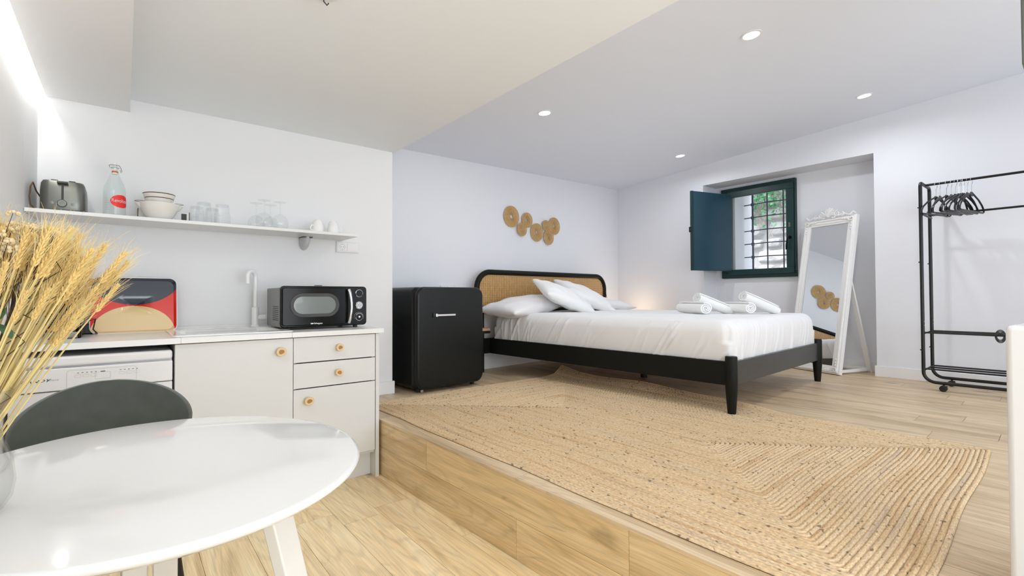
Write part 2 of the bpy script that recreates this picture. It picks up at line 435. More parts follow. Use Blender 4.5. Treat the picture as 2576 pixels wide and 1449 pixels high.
def text_part(body, size, m_, parent, mw, name='lettering', shear=0, extrude=.0004, align='LEFT', bend=None, space=1.0, fw=0):
    c = bpy.data.curves.new(name, 'FONT'); c.body = body; c.size = size; c.extrude = extrude; c.align_x = align; c.align_y = 'CENTER'; c.shear = shear; c.space_character = space; c.offset = fw
    c.resolution_u = 2
    t = bpy.data.objects.new(name, c); COL.objects.link(t)
    bpy.context.view_layer.update()
    me = bpy.data.meshes.new_from_object(t.evaluated_get(bpy.context.evaluated_depsgraph_get()))
    bpy.data.objects.remove(t); bpy.data.curves.remove(c)
    me.transform(mw)
    if bend:
        for v in me.vertices: v.co = bend(v.co)
    me.materials.clear(); me.materials.append(m_)
    o = bpy.data.objects.new(name, me); COL.objects.link(o); o.parent = parent; return o
FACE = Matrix.Rotation(R(90), 4, 'X')        # text plane -> x,z facing -y

random.seed(4)
# ------------------------------------------------------------------ structure
YK = 3.5; ZS = .34
# platform frame: origin at the step corner, local y runs along the step
PF = Matrix.Translation((1.236, 2.808, 0)) @ Matrix.Rotation(R(1.676), 4, 'Z')
def planks(parent, x0, x1, y0, y1, zt, pw, pl, m_, th=.012, first=None, seed=1, clip=None):
    rnd = random.Random(seed); x = x0; cache = {}
    i = 0
    while x < x1 - .01:
        w_ = min((first if (i == 0 and first) else pw), x1 - x)
        y = y0 - rnd.random() * pl
        while y < y1:
            a = max(y, y0); b = min(y + pl, y1)
            if b - a > .02 and not (clip and clip(x, x + w_, a, b)):
                key = (round(w_, 3), round(b - a, 3))
                g = .0009
                if key not in cache:
                    cache[key] = MB().box(-w_ / 2 + g, w_ / 2 - g, -(b - a) / 2 + g, (b - a) / 2 - g, -th, 0).mesh('plank', m_)
                o = bpy.data.objects.new('plank', cache[key]); COL.objects.link(o); o.parent = parent
                o.location = (x + w_ / 2, (a + b) / 2, zt + rnd.uniform(-.0003, .0003))
            y += pl
        x += w_; i += 1
fl = struct(MB().box(-.5, 1.40, -1.8, 3.55, -.12, -.012).build('floor', M_SUB))
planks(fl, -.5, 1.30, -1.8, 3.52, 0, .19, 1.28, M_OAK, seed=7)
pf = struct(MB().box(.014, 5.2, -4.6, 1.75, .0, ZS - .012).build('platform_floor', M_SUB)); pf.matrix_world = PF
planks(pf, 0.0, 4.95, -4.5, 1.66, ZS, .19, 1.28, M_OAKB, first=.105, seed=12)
# riser planks: two rows, upright faces
for z0, z1, cuts in ((.171, .3275, (.02, -.55, -1.83, -3.11, -4.4)), (.001, .1695, (.02, -1.27, -2.55, -3.83, -4.4))):
    for a, b in zip(cuts[1:], cuts[:-1]):
        h = z1 - z0
        me = MB().box(-h / 2, h / 2, (a - b) / 2 + .0008, (b - a) / 2 - .0008, -.006, .006).mesh('plank', M_OAKR)
        o = bpy.data.objects.new('plank', me); COL.objects.link(o); o.parent = pf
        o.location = (.008, (a + b) / 2, (z0 + z1) / 2); o.rotation_euler = (0, R(-90), 0)

# walls
wl = struct(MB().prism([(-.5, 3.5), (-.5, -1.8), (-.378, -1.8), (-.372, 3.2), (-.355, 3.5)], 0, 2.6).build('wall_left', M_WALL))
wk = struct(MB().box(-.5, 1.642, YK, 4.05, 0, 2.75).build('wall_kitchen', M_WALL))
def bw(x): return 4.262 + (x - 5.421) * math.tan(R(5.184))
wb = struct(MB().prism([(1.5, bw(1.5)), (6.0, bw(6.0)), (6.0, 4.55), (1.5, 4.55)], .30, 2.95).build('wall_bed', M_WALLB))
ww = MB()
XW = lambda y: 5.447 - (y - 1.3) * .0087
ww.prism([(XW(1.29), 1.29), (XW(-1.8), -1.8), (5.74, -1.8), (5.74, 1.29)][::-1], .30, 3.05)
ww.prism([(XW(2.98), 2.98), (5.74, 2.98), (5.74, 4.40), (XW(4.4), 4.40)], .30, 3.05)
ww.prism([(XW(1.29), 1.29), (5.74, 1.29), (5.74, 2.98), (XW(2.98), 2.98)], 2.43, 3.05)
ww.box(5.74, 5.86, -1.8, 2.055, .30, 3.05); ww.box(5.74, 5.86, 2.895, 4.4, .30, 3.05)
ww.box(5.74, 5.86, 2.055, 2.895, .30, 1.30); ww.box(5.74, 5.86, 2.055, 2.895, 2.395, 3.05)
struct(ww.build('wall_window', M_WALLB))
# back wall behind the camera, with two added openings that let fill light in
wbk = MB()
for a, b, z0, z1 in ((-.5, -.1, 0, 2.9), (2.15, 2.65, 0, 2.9), (5.15, 5.9, 0, 2.95), (-.1, 2.15, 2.2, 2.9), (2.65, 5.15, 2.45, 2.95), (-.1, 2.15, -.1, .38), (2.65, 5.15, .2, .62)):
    wbk.box(a, b, -1.9, -1.8, z0, z1)
struct(wbk.build('wall_back', M_WALL))
# ceilings
struct(MB().box(.021, 1.655, -1.85, 3.52, 2.241, 2.9).build('ceiling', M_CEIL))
cb = MB().prism([(1.6, -1.85), (5.86, -1.85), (5.86, 4.5), (1.6, 4.5)], zc, lambda x, y: zc(x, y) + .12)
struct(cb.build('ceiling_bed', M_CEILB))
struct(MB().box(-.326, .022, -1.85, YK, 2.168, 2.245).box(-.5, .022, -1.85, YK, 2.245, 2.4).build('trim_1', M_WALL, bevel=.001), 'lowered ceiling strip along the left wall')
st = MB().box(-.350, -.330, .3, 3.49, 2.205, 2.209).build('led_strip', M_LED)
tag(st, 'bright linear light strip hidden in the slot along the left wall', 'strip light')
# baseboards
def bboard(name, pts, m_=M_TRIM):
    mb = MB()
    for (x0, y0), (x1, y1) in zip(pts[:-1], pts[1:]):
        d = Vector((x1 - x0, y1 - y0, 0)); n_ = Vector((d.y, -d.x, 0)).normalized() * .014
        mb.prism([(x0, y0), (x0 + n_.x, y0 + n_.y), (x1 + n_.x, y1 + n_.y), (x1, y1)], ZS, ZS + .098)
    return struct(mb.build(name, m_, bevel=.002))
bboard('baseboard_kitchen', [(1.262, YK), (1.656, YK)])
bboard('baseboard_bed', [(1.65, bw(1.65)), (5.42, bw(5.42))])
bboard('baseboard_window', [(XW(1.304), 1.304), (XW(-1.7), -1.7)])
bboard('baseboard_recess', [(5.74, 2.97), (5.74, 1.30)])
bboard('baseboard_corner', [(XW(4.25), 4.25), (XW(2.98), 2.98)])

# ------------------------------------------------------------------ window, shutter, outside
wi = struct(MB().box(5.70, 5.78, 2.058, 2.892, 2.315, 2.392).box(5.70, 5.78, 2.058, 2.892, 1.303, 1.372).box(5.70, 5.78, 2.058, 2.11, 1.372, 2.315).box(5.70, 5.78, 2.815, 2.892, 1.372, 2.315).build('window_1', M_GREEN, bevel=.004), 'dark green wooden casement window with an iron grille outside')
sash = MB().box(5.678, 5.72, 2.07, 2.80, 2.275, 2.345).box(5.678, 5.72, 2.07, 2.80, 1.34, 1.405).box(5.678, 5.72, 2.07, 2.146, 1.405, 2.275).box(5.678, 5.72, 2.757, 2.80, 1.405, 2.275)
sash = part('sash', sash, M_GREEN, wi, bevel=.004)
part('pane', MB().box(5.698, 5.702, 2.14, 2.765, 1.40, 2.28), M_PANE, wi)
hd = MB().lathe([(.0, 0), (.017, 0), (.017, .012), (.0, .012)], 14, Matrix.Translation((5.678, 2.105, 1.735)) @ Matrix.Rotation(R(-90), 4, 'Y'))
hd.tube([(5.668, 2.105, 1.735), (5.635, 2.105, 1.735), (5.625, 2.115, 1.72), (5.625, 2.125, 1.64), (5.632, 2.128, 1.60)], .0085, 8)
part('handle', hd, M_BLKG, sash, smooth=True)
part('lock_plate', MB().box(5.674, 5.679, 2.103, 2.122, 1.85, 1.90).box(5.670, 5.675, 2.107, 2.118, 1.865, 1.882), M_STEEL, sash, bevel=.003)
# shutter leaf, hinged on the left of the window, folded into the room
a = Vector((5.685, 2.765, 0)); b = Vector((5.092, 2.938, 0)); d = (b - a).normalized(); n_ = Vector((-d.y, d.x, 0))
TS = Matrix((( -d.x, -n_.x, 0, b.x), (-d.y, -n_.y, 0, b.y), (0, 0, 1, 0), (0, 0, 0, 1)))
shl = (b - a).length
sh = struct(MB().box(0, shl, -.011, .011, 1.388, 2.312).build('shutter', M_SHUT, bevel=.003), 'dark green solid shutter leaf swung open left of the window')
sh.matrix_world = TS
part('edge_strip', MB().box(-.006, .0, -.014, .014, 1.388, 2.312).box(0, .02, -.014, -.011, 1.388, 2.312), M_GREEN, sh)
part('latch', MB().box(-.030, -.006, -.006, .006, 1.875, 1.89).box(-.034, -.026, -.006, .006, 1.83, 1.89).box(-.022, -.006, -.006, .006, 1.83, 1.845), M_BLKM, sh)
part('hinge', MB().tube([(shl - .002, .0, 1.46), (shl - .002, 0, 1.53)], .008, 8).tube([(shl - .002, 0, 2.17), (shl - .002, 0, 2.24)], .008, 8), M_BLKM, sh)
# outer reveal, ground
struct(MB().box(5.86, 6.34, 2.80, 2.95, 1.2, 2.6).box(5.86, 6.34, 1.98, 2.06, 1.2, 2.6).box(5.86, 6.34, 2.06, 2.80, 1.24, 1.352).box(5.86, 6.3, 2.06, 2.80, 2.42, 2.55).build('trim_2', M_OUTW), 'white outer window reveal')
gr = thing('window_grille', 'dark wrought iron grille of crossed bars outside the window', 'grille', (6.12, 2.4, 1.35))
for y in (.30, .125, -.06, -.25):
    part('upright_bar', MB().tube([(0, y, -.02), (0, y, 1.08)], .008 if y < .29 else .012, 6), M_IRON, gr)
for k, z in enumerate((.06, .225, .39, .555, .72, .885)):
    part('cross_bar', MB().tube([(-.008, .40, z), (-.008, .1, z + .006), (-.008, -.34, z - .004)], .0065, 6), M_IRON, gr)
    part('bar_collar', MB().box(-.018, .014, .285, .315, z - .018, z + .018), M_IRON, gr, bevel=.004)
gw = struct(MB().box(7.62, 8.0, -.5, 6.8, -.2, 3.9).build('garden_wall', M_MORTAR), 'rough stone retaining wall outside the window')
rnd = random.Random(5)
z = .55
while z < 2.75:
    h = rnd.uniform(.16, .30); y = 1.2 - rnd.random() * .3
    while y < 5.2:
        l = rnd.uniform(.25, .55)
        mb = MB(); nn = 9
        out = [((.5 * l - .012) * math.copysign(abs(math.cos(t)) ** .45, math.cos(t)) * rnd.uniform(.9, 1.0), (.5 * h - .010) * math.copysign(abs(math.sin(t)) ** .45, math.sin(t)) * rnd.uniform(.86, 1.0)) for t in [2 * PI * k / nn for k in range(nn)]]
        dp = rnd.uniform(.03, .09)
        mb.add([(7.63, y + l / 2 + p, z + h / 2 + q) for p, q in out] + [(7.62 - dp, y + l / 2 + p * .8, z + h / 2 + q * .78) for p, q in out] + [(7.60 - dp, y + l / 2, z + h / 2)], [(i, (i + 1) % nn, nn + (i + 1) % nn, nn + i) for i in range(nn)] + [(nn + i, nn + (i + 1) % nn, 2 * nn) for i in range(nn)])
        part('stone', mb, M_STONE, gw)
        y += l
    z += h
rt_ = MB(); lv = MB()
for k in range(150):
    y = rnd.uniform(1.6, 4.4); z = rnd.uniform(2.3, 3.3); pts = []
    for q in range(5):
        pts.append((7.52 - rnd.uniform(0, .08), y, z)); y += rnd.uniform(-.09, .09); z -= rnd.uniform(.05, .13)
    rt_.tube(pts, rnd.uniform(.003, .009), 4)
for k in range(2600):
    y = rnd.uniform(1.6, 4.5); z = min(3.4, max(2.12, rnd.gauss(2.72, .24))); s_ = rnd.uniform(.018, .04)
    c = Vector((7.42 - rnd.uniform(0, .12), y, z)); e = Euler((rnd.uniform(-1, 1), rnd.uniform(-1, 1), rnd.uniform(-3, 3))).to_matrix()
    lv.add([c + e @ Vector(p) for p in ((0, -s_, 0), (.0, 0, s_ * .6), (0, s_, 0), (0, 0, -s_ * .6))], [(0, 1, 2, 3)])
tag(rt_.build('hanging_roots', M_ROOT, kind='stuff'), 'dry tangled roots hanging over the stone wall outside', 'roots')
tag(lv.build('ivy_leaves', M_IVY, kind='stuff', fix=False), 'green ivy leaves over the stone wall outside the window', 'ivy')
struct(MB().box(5.9, 9, -2, 8, -.4, -.2).build('ground', M_MORTAR))

# ------------------------------------------------------------------ ceiling downlights
SL = ['nearest and largest of the recessed round downlights over the rug', 'recessed round downlight in the ceiling nearest the clothes rack', 'recessed round downlight in the ceiling above the fridge and headboard side', 'recessed round downlight in the ceiling in front of the window shutter']
nrm = Vector((-.052, .0592, 1)).normalized()
for i, (x, y) in enumerate(SPOTS[:4]):
    t = thing('ceiling_downlight', SL[i], 'downlight', (x, y, zc(x, y)), 0, 'recessed ceiling downlights')
    t.rotation_euler = nrm.to_track_quat('Z', 'Y').to_euler()
    part('lens', MB().lathe([(.046, -.002), (.046, .004)], 28), M_DISC, t)
    mb = MB(); ringplate(mb, circ(.058, 28), circ(.046, 28), -.004, .004); mb.v = [(p[0], p[2], p[1]) for p in mb.v]
    part('rim', mb, M_TRIM, t)
cl = thing('ceiling_lamp_mount', 'small ceiling lamp hook and rose at the top edge', 'lamp mount', (.57, 1.80, 2.241))
part('rose', MB().lathe([(.05, 0), (.05, -.012), (.03, -.022), (0.004, -.024)], 24), M_TRIM, cl, smooth=True)
part('hook', MB().tube([(0, 0, -.02), (0, .0, -.04), (.012, 0, -.05), (.018, 0, -.04)], .0025, 6), M_LINE, cl)

# ------------------------------------------------------------------ kitchen base units
FY = 2.79
def knob(parent, x, z, r, seed, ex=1.0):
    rn = random.Random(seed); n = 28
    ph = rn.random() * 6
    def outl(rad, amp): return [((rad * ex) * (1 + amp * math.sin(2 * t + ph) + amp * .6 * math.sin(3 * t + ph * 2)) * math.cos(t), rad * (1 + amp * math.sin(2 * t + ph) + amp * .6 * math.sin(3 * t + ph * 2)) * math.sin(t)) for t in [2 * PI * k / n for k in range(n)]]
    k = MB(); plate(k, outl(r, .03), FY - .030, FY - .016, x, z); k.tube([(x, FY - .018, z), (x, FY, z)], .008, 10)
    o = part('knob', k, M_KNOBW, parent, bevel=.002, label='pale wood slice knob with a brown heart')
    h = MB(); plate(h, outl(r * .52, .10), FY - .0312, FY - .0285, x, z); h.build('heartwood', M_KNOBD, parent if parent.parent is None else parent)
    return o
def panel(x0, x1, z0, z1): return MB().box(x0, x1, FY, FY + .018, z0, z1)
G = .0015
sc_ = thing('sink_cabinet', 'white base cabinet with one wide door under the sink', 'cabinet', (0, 0, 0))
part('body', MB().box(.192, .208, FY + .02, 3.44, .150, .868).box(.708, .724, FY + .02, 3.44, .150, .868).box(.208, .708, FY + .02, 3.44, .150, .166), M_CAB, sc_)
dr = part('door', panel(.192 + G, .726 - G, .165, .8725), M_CAB, sc_, bevel=.001)
knob(dr, .659, .805, .0245, 1)
du = thing('drawer_unit', 'white three-drawer base unit at the right end of the counter', 'drawer unit', (0, 0, 0))
part('body', MB().box(.728, .744, FY + .02, 3.44, .150, .868).box(1.182, 1.198, FY + .02, 3.44, .150, .868).box(.744, 1.182, FY + .02, 3.44, .150, .166), M_CAB, du)
for (z0, z1), (kx, kz, kr, ke) in zip(((.733, .874), (.590, .730), (.167, .587)), ((.974, .807, .021, 1), (.970, .663, .021, 1), (.804, .521, .0225, 1.12))):
    d_ = part('drawer', panel(.726 + G, 1.197 - G, z0 + G, z1 - G), M_CAB, du, bevel=.001)
    knob(d_, kx, kz, kr, int(kx * 999), ke)
ep = tag(MB().box(1.2, 1.222, FY, 3.49, 0, .874).build('end_panel', M_CAB, bevel=.001), 'white vertical end panel closing the cabinets beside the step', 'panel')
pb = tag(MB().box(.19, 1.199, 2.868, 2.884, 0, .175).build('plinth', M_CAB, bevel=.001), 'white recessed plinth board below the cabinets', 'plinth')
wt = MB()
X0, X1, SX0, SX1, SY0, SY1 = -.352, 1.245, .215, .715, 2.895, 3.33
wt.box(X0, SX0, 2.77, YK - .002, .877, .905).box(SX1, X1, 2.77, YK - .002, .877, .905).box(SX0, SX1, 2.77, SY0, .877, .905).box(SX0, SX1, SY1, YK - .002, .877, .905)
tag(wt.build('worktop', M_TOP, bevel=.002), 'continuous white worktop along the kitchen wall', 'worktop')
bs = MB().box(X0, X1, YK - .014, YK - .001, .905, .925)
tag(bs.build('upstand', M_TOP, bevel=.002), 'low white upstand strip where worktop meets wall', 'trim')
# sink
sk = thing('sink', 'white rectangular inset sink in front of the faucet', 'sink', (.465, 3.13, .905))
mb = MB(); ringplate(mb, rrect(.552, .60, .03), rrect(.47, .40, .05), 0, .007); mb.v = [(x, z, y) for x, y, z in mb.v]
part('rim', mb, M_SINK, sk, bevel=.003)
def basin(u, v):
    prof = [(1, 0.005), (1, -.02), (.985, -.12), (.93, -.15), (.5, -.156), (.12, -.16), (0.02, -.16)]
    k = v * 6; i = min(5, int(k)); f = k - i; s_ = prof[i][0] * (1 - f) + prof[i + 1][0] * f; z = prof[i][1] * (1 - f) + prof[i + 1][1] * f
    o = rrect(.47, .40, .05); p = o[int(round(u * len(o))) % len(o)]
    return (p[0] * s_, p[1] * s_, z)
part('basin', MB().grid(basin, 28, 6, cu=True, flip=True), M_SINK, sk, smooth=True)
part('drain', MB().lathe([(.03, -.158), (.03, -.153), (.02, -.152), (.0, -.155)], 20), M_CHROME, sk)
# faucet
fc = thing('kitchen_faucet', 'white bent-neck kitchen faucet between tray and microwave', 'faucet', (.655, 3.40, .912))
part('body', MB().lathe([(.026, 0), (.026, .006), (.021, .01), (.021, .12), (.014, .125)], 20), M_WHITEM, fc, smooth=True)
DV = Vector((-.74, -.67, 0)); ar = .036
pth = [(0, 0, .12), (0, 0, .22), (0, 0, .315)] + [tuple(DV * (ar - ar * math.cos(t)) + Vector((0, 0, .315 + ar * math.sin(t)))) for t in [PI * k / 12 for k in range(1, 13)]] + [tuple(DV * 2 * ar + Vector((0, 0, .272)))]
part('spout', MB().tube(pth, .0125, 14), M_WHITEM, fc, smooth=True)
part('mixer', MB().tube([(.01, 0, .058), (.055, 0, .058)], .0165, 14).tube([(.055, 0, .058), (.085, 0, .058)], .020, 14), M_WHITEM, fc, smooth=True)
part('lever', MB().tube([(.072, 0, .06), (.072, 0, .135)], .0055, 8), M_WHITEM, fc, smooth=True)

# dishwasher
dw = thing('dishwasher', 'white freestanding dishwasher under the worktop behind the chair', 'dishwasher', (-.088, 2.78, 0))
W2 = .272
part('body', MB().box(-W2, W2, .03, .60, .05, .845), M_WHITEP, dw, bevel=.004)
part('top_lid', MB().box(-W2, W2, .004, .60, .806, .85), M_WHITEP, dw, bevel=.012, seg=3)
cp = part('control_panel', MB().box(-W2, W2, .0, .04, .706, .800), M_WHITEP, dw, bevel=.004)
part('door', MB().box(-W2, W2, .006, .04, .10, .702), M_WHITEP, dw, bevel=.004)
part('kick_plate', MB().box(-W2, W2, .03, .05, 0, .09), M_WHITEP, dw)
pr = MB(); ringplate(pr, rrect(.235, .082, .012), rrect(.233, .080, .011), -.0008, .0005, .02, .748)
ringplate(pr, rrect(.052, .03, .004), rrect(.0505, .0285, .003), -.0008, .0005, .02, .758)
for k in range(3):
    for cx in (-.062, .085): ringplate(pr, rrect(.020, .012, .003), rrect(.0188, .0108, .002), -.0008, .0005, cx + k * .026, .762)
part('panel_outline', pr, M_GLINE, cp)
ld = MB()
for k in range(5):
    for cx in (-.064, .078): ld.box(cx + k * .0145, cx + k * .0145 + .006, -.0009, .0004, .7745, .7765)
ld.box(.013, .028, -.0009, .0004, .7735, .7765)
part('indicator_marks', ld, M_LINE, cp)
text_part('CANDY', .020, M_LINE, cp, Matrix.Translation((-.238, -.0005, .752)) @ FACE @ Matrix.Diagonal((1.25, .85, 1, 1)), shear=.4, name='brand_lettering')
text_part('Brava', .014, M_GLINE, cp, Matrix.Translation((-.160, -.0005, .7535)) @ FACE @ Matrix.Diagonal((1.2, .8, 1, 1)), shear=.5, name='script_lettering')

# ------------------------------------------------------------------ microwave
mw = thing('microwave', 'black retro microwave with an oval window on the worktop', 'microwave', (.96, 2.975, .905))
part('housing', MB().box(-.252, .255, .03, .36, .014, .250), M_SIDE, mw, bevel=.008, seg=3, label='grey metal housing')
vb = MB()
for i in range(6):
    for j in range(8): vb.box(-.2535, -.2515, .075 + i * .022, .087 + i * .022, .055 + j * .0115, .0595 + j * .0115)
part('vent_slots', vb, M_LINE, mw)
mb = MB(); plate(mb, rrect(.515, .245, .022, 5), -.0, .035, 0, .137)
part('front_frame', mb, M_BLKG, mw, bevel=.006, seg=3)
mb = MB(); plate(mb, rrect(.368, .225, .016, 5), -.012, .002, -.066, .137)
md = part('door', mb, M_BLKG, mw, bevel=.005, seg=3)
mb = MB(); ringplate(mb, rrect(.286, .142, .0705, 12), rrect(.245, .104, .0515, 12), -.0165, -.010, -.066, .145)
part('window_surround', mb, M_DGREY, md, bevel=.002)
mb = MB(); plate(mb, rrect(.250, .109, .054, 12), -.0135, -.011, -.066, .145)
part('window_glass', mb, M_MWIN, md)
hp = [(.135 + .012 * math.cos(PI * t) * 0 + .010 * math.sin(PI * t), -.020 - .018 * math.sin(PI * t) ** .5, .033 + .205 * t) for t in [k / 14 for k in range(15)]]
part('handle', MB().tube(hp, .0105, 10, rf=lambda t: .75 + .4 * abs(t - .5) * 2 * .6), M_CHROME, md, smooth=True)
for z, kind in ((.216, 0), (.140, 1), (.066, 2)):
    T = Matrix.Translation((.206, 0, z)) @ Matrix.Rotation(R(90), 4, 'X')
    k = MB().lathe([(.0245, 0), (.0245, .006), (.021, .009), (.019, .004)], 30, T, cap1=False)
    o = part('dial', k, M_CHROME, mw, smooth=True)
    f = MB().lathe([(.0195, .001), (.0195, .006 if kind != 1 else .007), (.0, .0062)], 26, T)
    part('dial_face', f, M_WHITEP if kind == 1 else M_BLKG, o, smooth=True)
    if kind == 1:
        k2 = MB(); ringplate(k2, circ(.008, 18), circ(.0065, 18), -.0085, -.006, .206, z)
        for a in range(5): 
            t = a * 2 * PI / 5; k2.box(.206 + .0135 * math.cos(t) - .0007, .206 + .0135 * math.cos(t) + .0007, -.0082, -.006, z + .0135 * math.sin(t) - .0045, z + .0135 * math.sin(t) + .0045)
        part('button_marks', k2, M_LINE, o)
    if kind == 2:
        part('hub', MB().lathe([(.006, .006), (.006, .010), (0, .0105)], 14, T), M_CHROME, o, smooth=True)
        k2 = MB()
        for a in range(15):
            t = R(-20 + a * 220 / 14); k2.box(.206 + .030 * math.cos(t) - .0011, .206 + .030 * math.cos(t) + .0011, -.0008, .0005, z + .030 * math.sin(t) - .0011, z + .030 * math.sin(t) + .0011)
        part('scale_marks', k2, M_WTXT, o)
lg = MB().box(-.092, -.087, -.0128, -.0115, .0315, .0385).box(-.0855, -.0775, -.0128, -.0115, .0315, .0385)
part('logo_mark', lg, M_WTXT, md)
text_part('Orbegozo', .0125, M_WTXT, md, Matrix.Translation((-.075, -.0125, .035)) @ FACE, name='brand_lettering', fw=.0002)
for x in (-.20, .20):
    for y in (.05, .32): part('foot', MB().lathe([(.014, 0), (.014, .016)], 12, Matrix.Translation((x, y, 0))), M_DGREY, mw)
cl_ = thing('kitchen_clip', 'small black and white utensil lying on top of the microwave', 'utensil', (.915, 3.10, 1.157))
part('arm', MB().tube([(-.06, 0, .004), (.0, 0, .006), (.05, 0, .010)], .003, 6), M_WHITEP, cl_)
part('jaw', MB().box(.01, .055, -.006, .006, .004, .008).box(.015, .06, -.006, .006, .012, .016), M_LINE, cl_)

# ------------------------------------------------------------------ tray
TR = Matrix.Translation((.052, 3.365, .906)) @ Matrix.Rotation(R(-10), 4, 'X')
def traysurf(u, v):
    prof = [(1.0, 0, 0), (1.0, -.004, 0), (.985, -.003, 0), (.93, .012, 0), (.5, .012, 0), (.02, .012, 0)]
    k = v * 5; i = min(4, int(k + 1e-6)); f = k - i
    s_ = prof[i][0] * (1 - f) + prof[i + 1][0] * f; y = prof[i][1] * (1 - f) + prof[i + 1][1] * f
    o = rrect(.378, .308, .035, 7); p = o[int(round(u * len(o))) % len(o)]
    ins = (1 - s_) * .19
    return (p[0] * (1 - ins / .189 * 1) if s_ > .4 else p[0] * s_, y, .154 + (p[1] * (1 - ins / .154) if s_ > .4 else p[1] * s_))
ty = MB().grid(traysurf, 32, 5, cu=True)
o = ty.build('serving_tray', M_TRAY, smooth=True); o.matrix_world = TR
sd = o.modifiers.new('solid', 'SOLIDIFY'); sd.thickness = .002
tag(o, 'red, navy and sand printed tray leaning on the kitchen wall', 'tray')
e = MB(); e.tube([(x, -.002, .154 + z) for x, z in rrect(.380, .310, .036, 7)], .0028, 8, closed=True)
part('rim', e, M_WHITEP, o, smooth=True, label='pale rolled rim')

# ------------------------------------------------------------------ coffee machine
cm = thing('coffee_machine', 'compact black capsule coffee machine behind the dried wheat', 'coffee machine', (-.226, 3.10, .905))
mb = MB(); out = [(-.0, 0), (.30, 0), (.30, .215), (.27, .235), (.10, .235), (.02, .20), (.03, .15), (.13, .14), (.13, .04), (0, .04)]
part('body', MB().add([(x, y, z) for x in (-.062, .062) for y, z in [(.05, 0), (.30, 0), (.30, .225), (.27, .245), (.06, .245), (.02, .21), (.05, .165)]], [tuple(range(7)), tuple(range(13, 6, -1))] + [(i, 7 + i, 7 + (i + 1) % 7, (i + 1) % 7) for i in range(7)]), M_BLKG, cm, bevel=.008, seg=3)
part('side_column', MB().box(.052, .070, .0, .28, .0, .20), M_BLKG, cm, bevel=.008, seg=3)
gb = MB()
for i in range(9):
    for j in range(11): gb.tube([(-.045 + i * .0105 + (j % 2) * .005, .046, .045 + j * .0095), (-.045 + i * .0105 + (j % 2) * .005, .0445, .045 + j * .0095)], .0042, 6)
part('grille', gb, M_DGREY, cm)
part('drip_tray', MB().box(-.062, .058, -.012, .06, .0, .032), M_STEEL, cm, bevel=.006, seg=3)
part('cup_grate', MB().box(-.055, .050, -.006, .05, .032, .037), M_DGREY, cm, bevel=.001)
part('lamp_button', MB().lathe([(.013, 0), (.013, .028), (.010, .032), (0, .033)], 18, Matrix.Translation((.020, .022, .037))), M_BLKG, cm, smooth=True)
part('button_ring', MB().lathe([(.0135, .026), (.0135, .028)], 18, Matrix.Translation((.020, .022, .037))), M_YEL, cm)
part('spout', MB().tube([(.0, .03, .165), (.0, .03, .13)], .012, 10), M_BLKG, cm)
part('capsule_lever', MB().tube([(-.03, .10, .245), (-.03, .03, .262), (.03, .03, .262), (.03, .10, .245)], .006, 8), M_CHROME, cm)
part('accent', MB().box(-.05, -.015, -.004, .045, .037, .050), M_ORANGE, cm, bevel=.003)
part('power_cord', MB().tube([(.07, .12, .10), (.10, .14, .12), (.085, .16, .075), (.115, .18, .085), (.105, .2, .03), (.12, .24, .006), (.10, .30, .006)], .0035, 6), M_LINE, cm, smooth=True)
part('water_tank', MB().box(-.05, .10, .30, .345, .0, .055), M_BLACK, cm, bevel=.006)

# ------------------------------------------------------------------ wall shelf and what stands on it
SH = 1.530
ws = thing('wall_shelf', 'long white wall shelf above the kitchen worktop', 'shelf', (0, 0, 0))
part('board', MB().prism([(-.353, 3.499), (-.368, 3.20), (1.247, 3.20), (1.247, 3.499)], 1.512, SH), M_TOP, ws, bevel=.001)
br = MB()
def brk(u, v):
    a = PI * u; z = -.088 * v; k = (1 - v ** 2.2) ** .5 if v < 1 else 0
    return (.975 - .032 * k * math.cos(a), 3.495 - .10 * k * math.sin(a), 1.512 + z)
br.grid(brk, 14, 10)
o = part('bracket', br, M_GREYP, ws, smooth=True, label='grey half-cone bracket'); 
part('clamp_lip', MB().box(.943, 1.007, 3.40, 3.495, 1.507, 1.512), M_LINE, ws)

ts = thing('toaster', 'grey steel toaster at the left end of the shelf', 'toaster', (-.238, 3.235, SH))
def tb(u, v):
    prof = [(.0, 0), (.96, .0), (1.0, .012), (1.0, .10), (.97, .138), (.90, .152), (.5, .158), (0, .158)]
    k = v * 7; i = min(6, int(k + 1e-6)); f = k - i; s_ = prof[i][0] * (1 - f) + prof[i + 1][0] * f; z = prof[i][1] * (1 - f) + prof[i + 1][1] * f
    o_ = rrect(.168, .24, .035, 5); p = o_[int(round(u * len(o_))) % len(o_)]
    return (p[0] * s_, .12 + p[1] * s_, z)
part('body', MB().grid(tb, 24, 14, cu=True), M_STEEL, ts, smooth=True)
part('base', MB().box(-.083, .083, .006, .236, -.0005, .010), M_BLACK, ts, bevel=.003)
part('lever_slot', MB().box(-.0045, .0045, -.0015, .004, .058, .140), M_LINE, ts)
part('lever', MB().box(-.020, .020, -.016, .002, .136, .146), M_DGREY, ts, bevel=.003)
T = Matrix.Translation((-.001, .002, .038)) @ Matrix.Rotation(R(90), 4, 'X')
dl = part('browning_dial', MB().lathe([(.0185, 0), (.0185, .010), (.016, .013), (.009, .013), (.009, .010), (0, .010)], 26, T), M_STEEL, ts, smooth=True)
for x in (-.038, .038): part('button', MB().lathe([(.008, 0), (.008, .005), (.0, .0055)], 16, Matrix.Translation((x, .002, .038)) @ Matrix.Rotation(R(90), 4, 'X')), M_STEEL, ts, smooth=True)
part('slot', MB().box(-.045, -.02, .03, .21, .1575, .159).box(.02, .045, .03, .21, .1575, .159), M_LINE, ts)
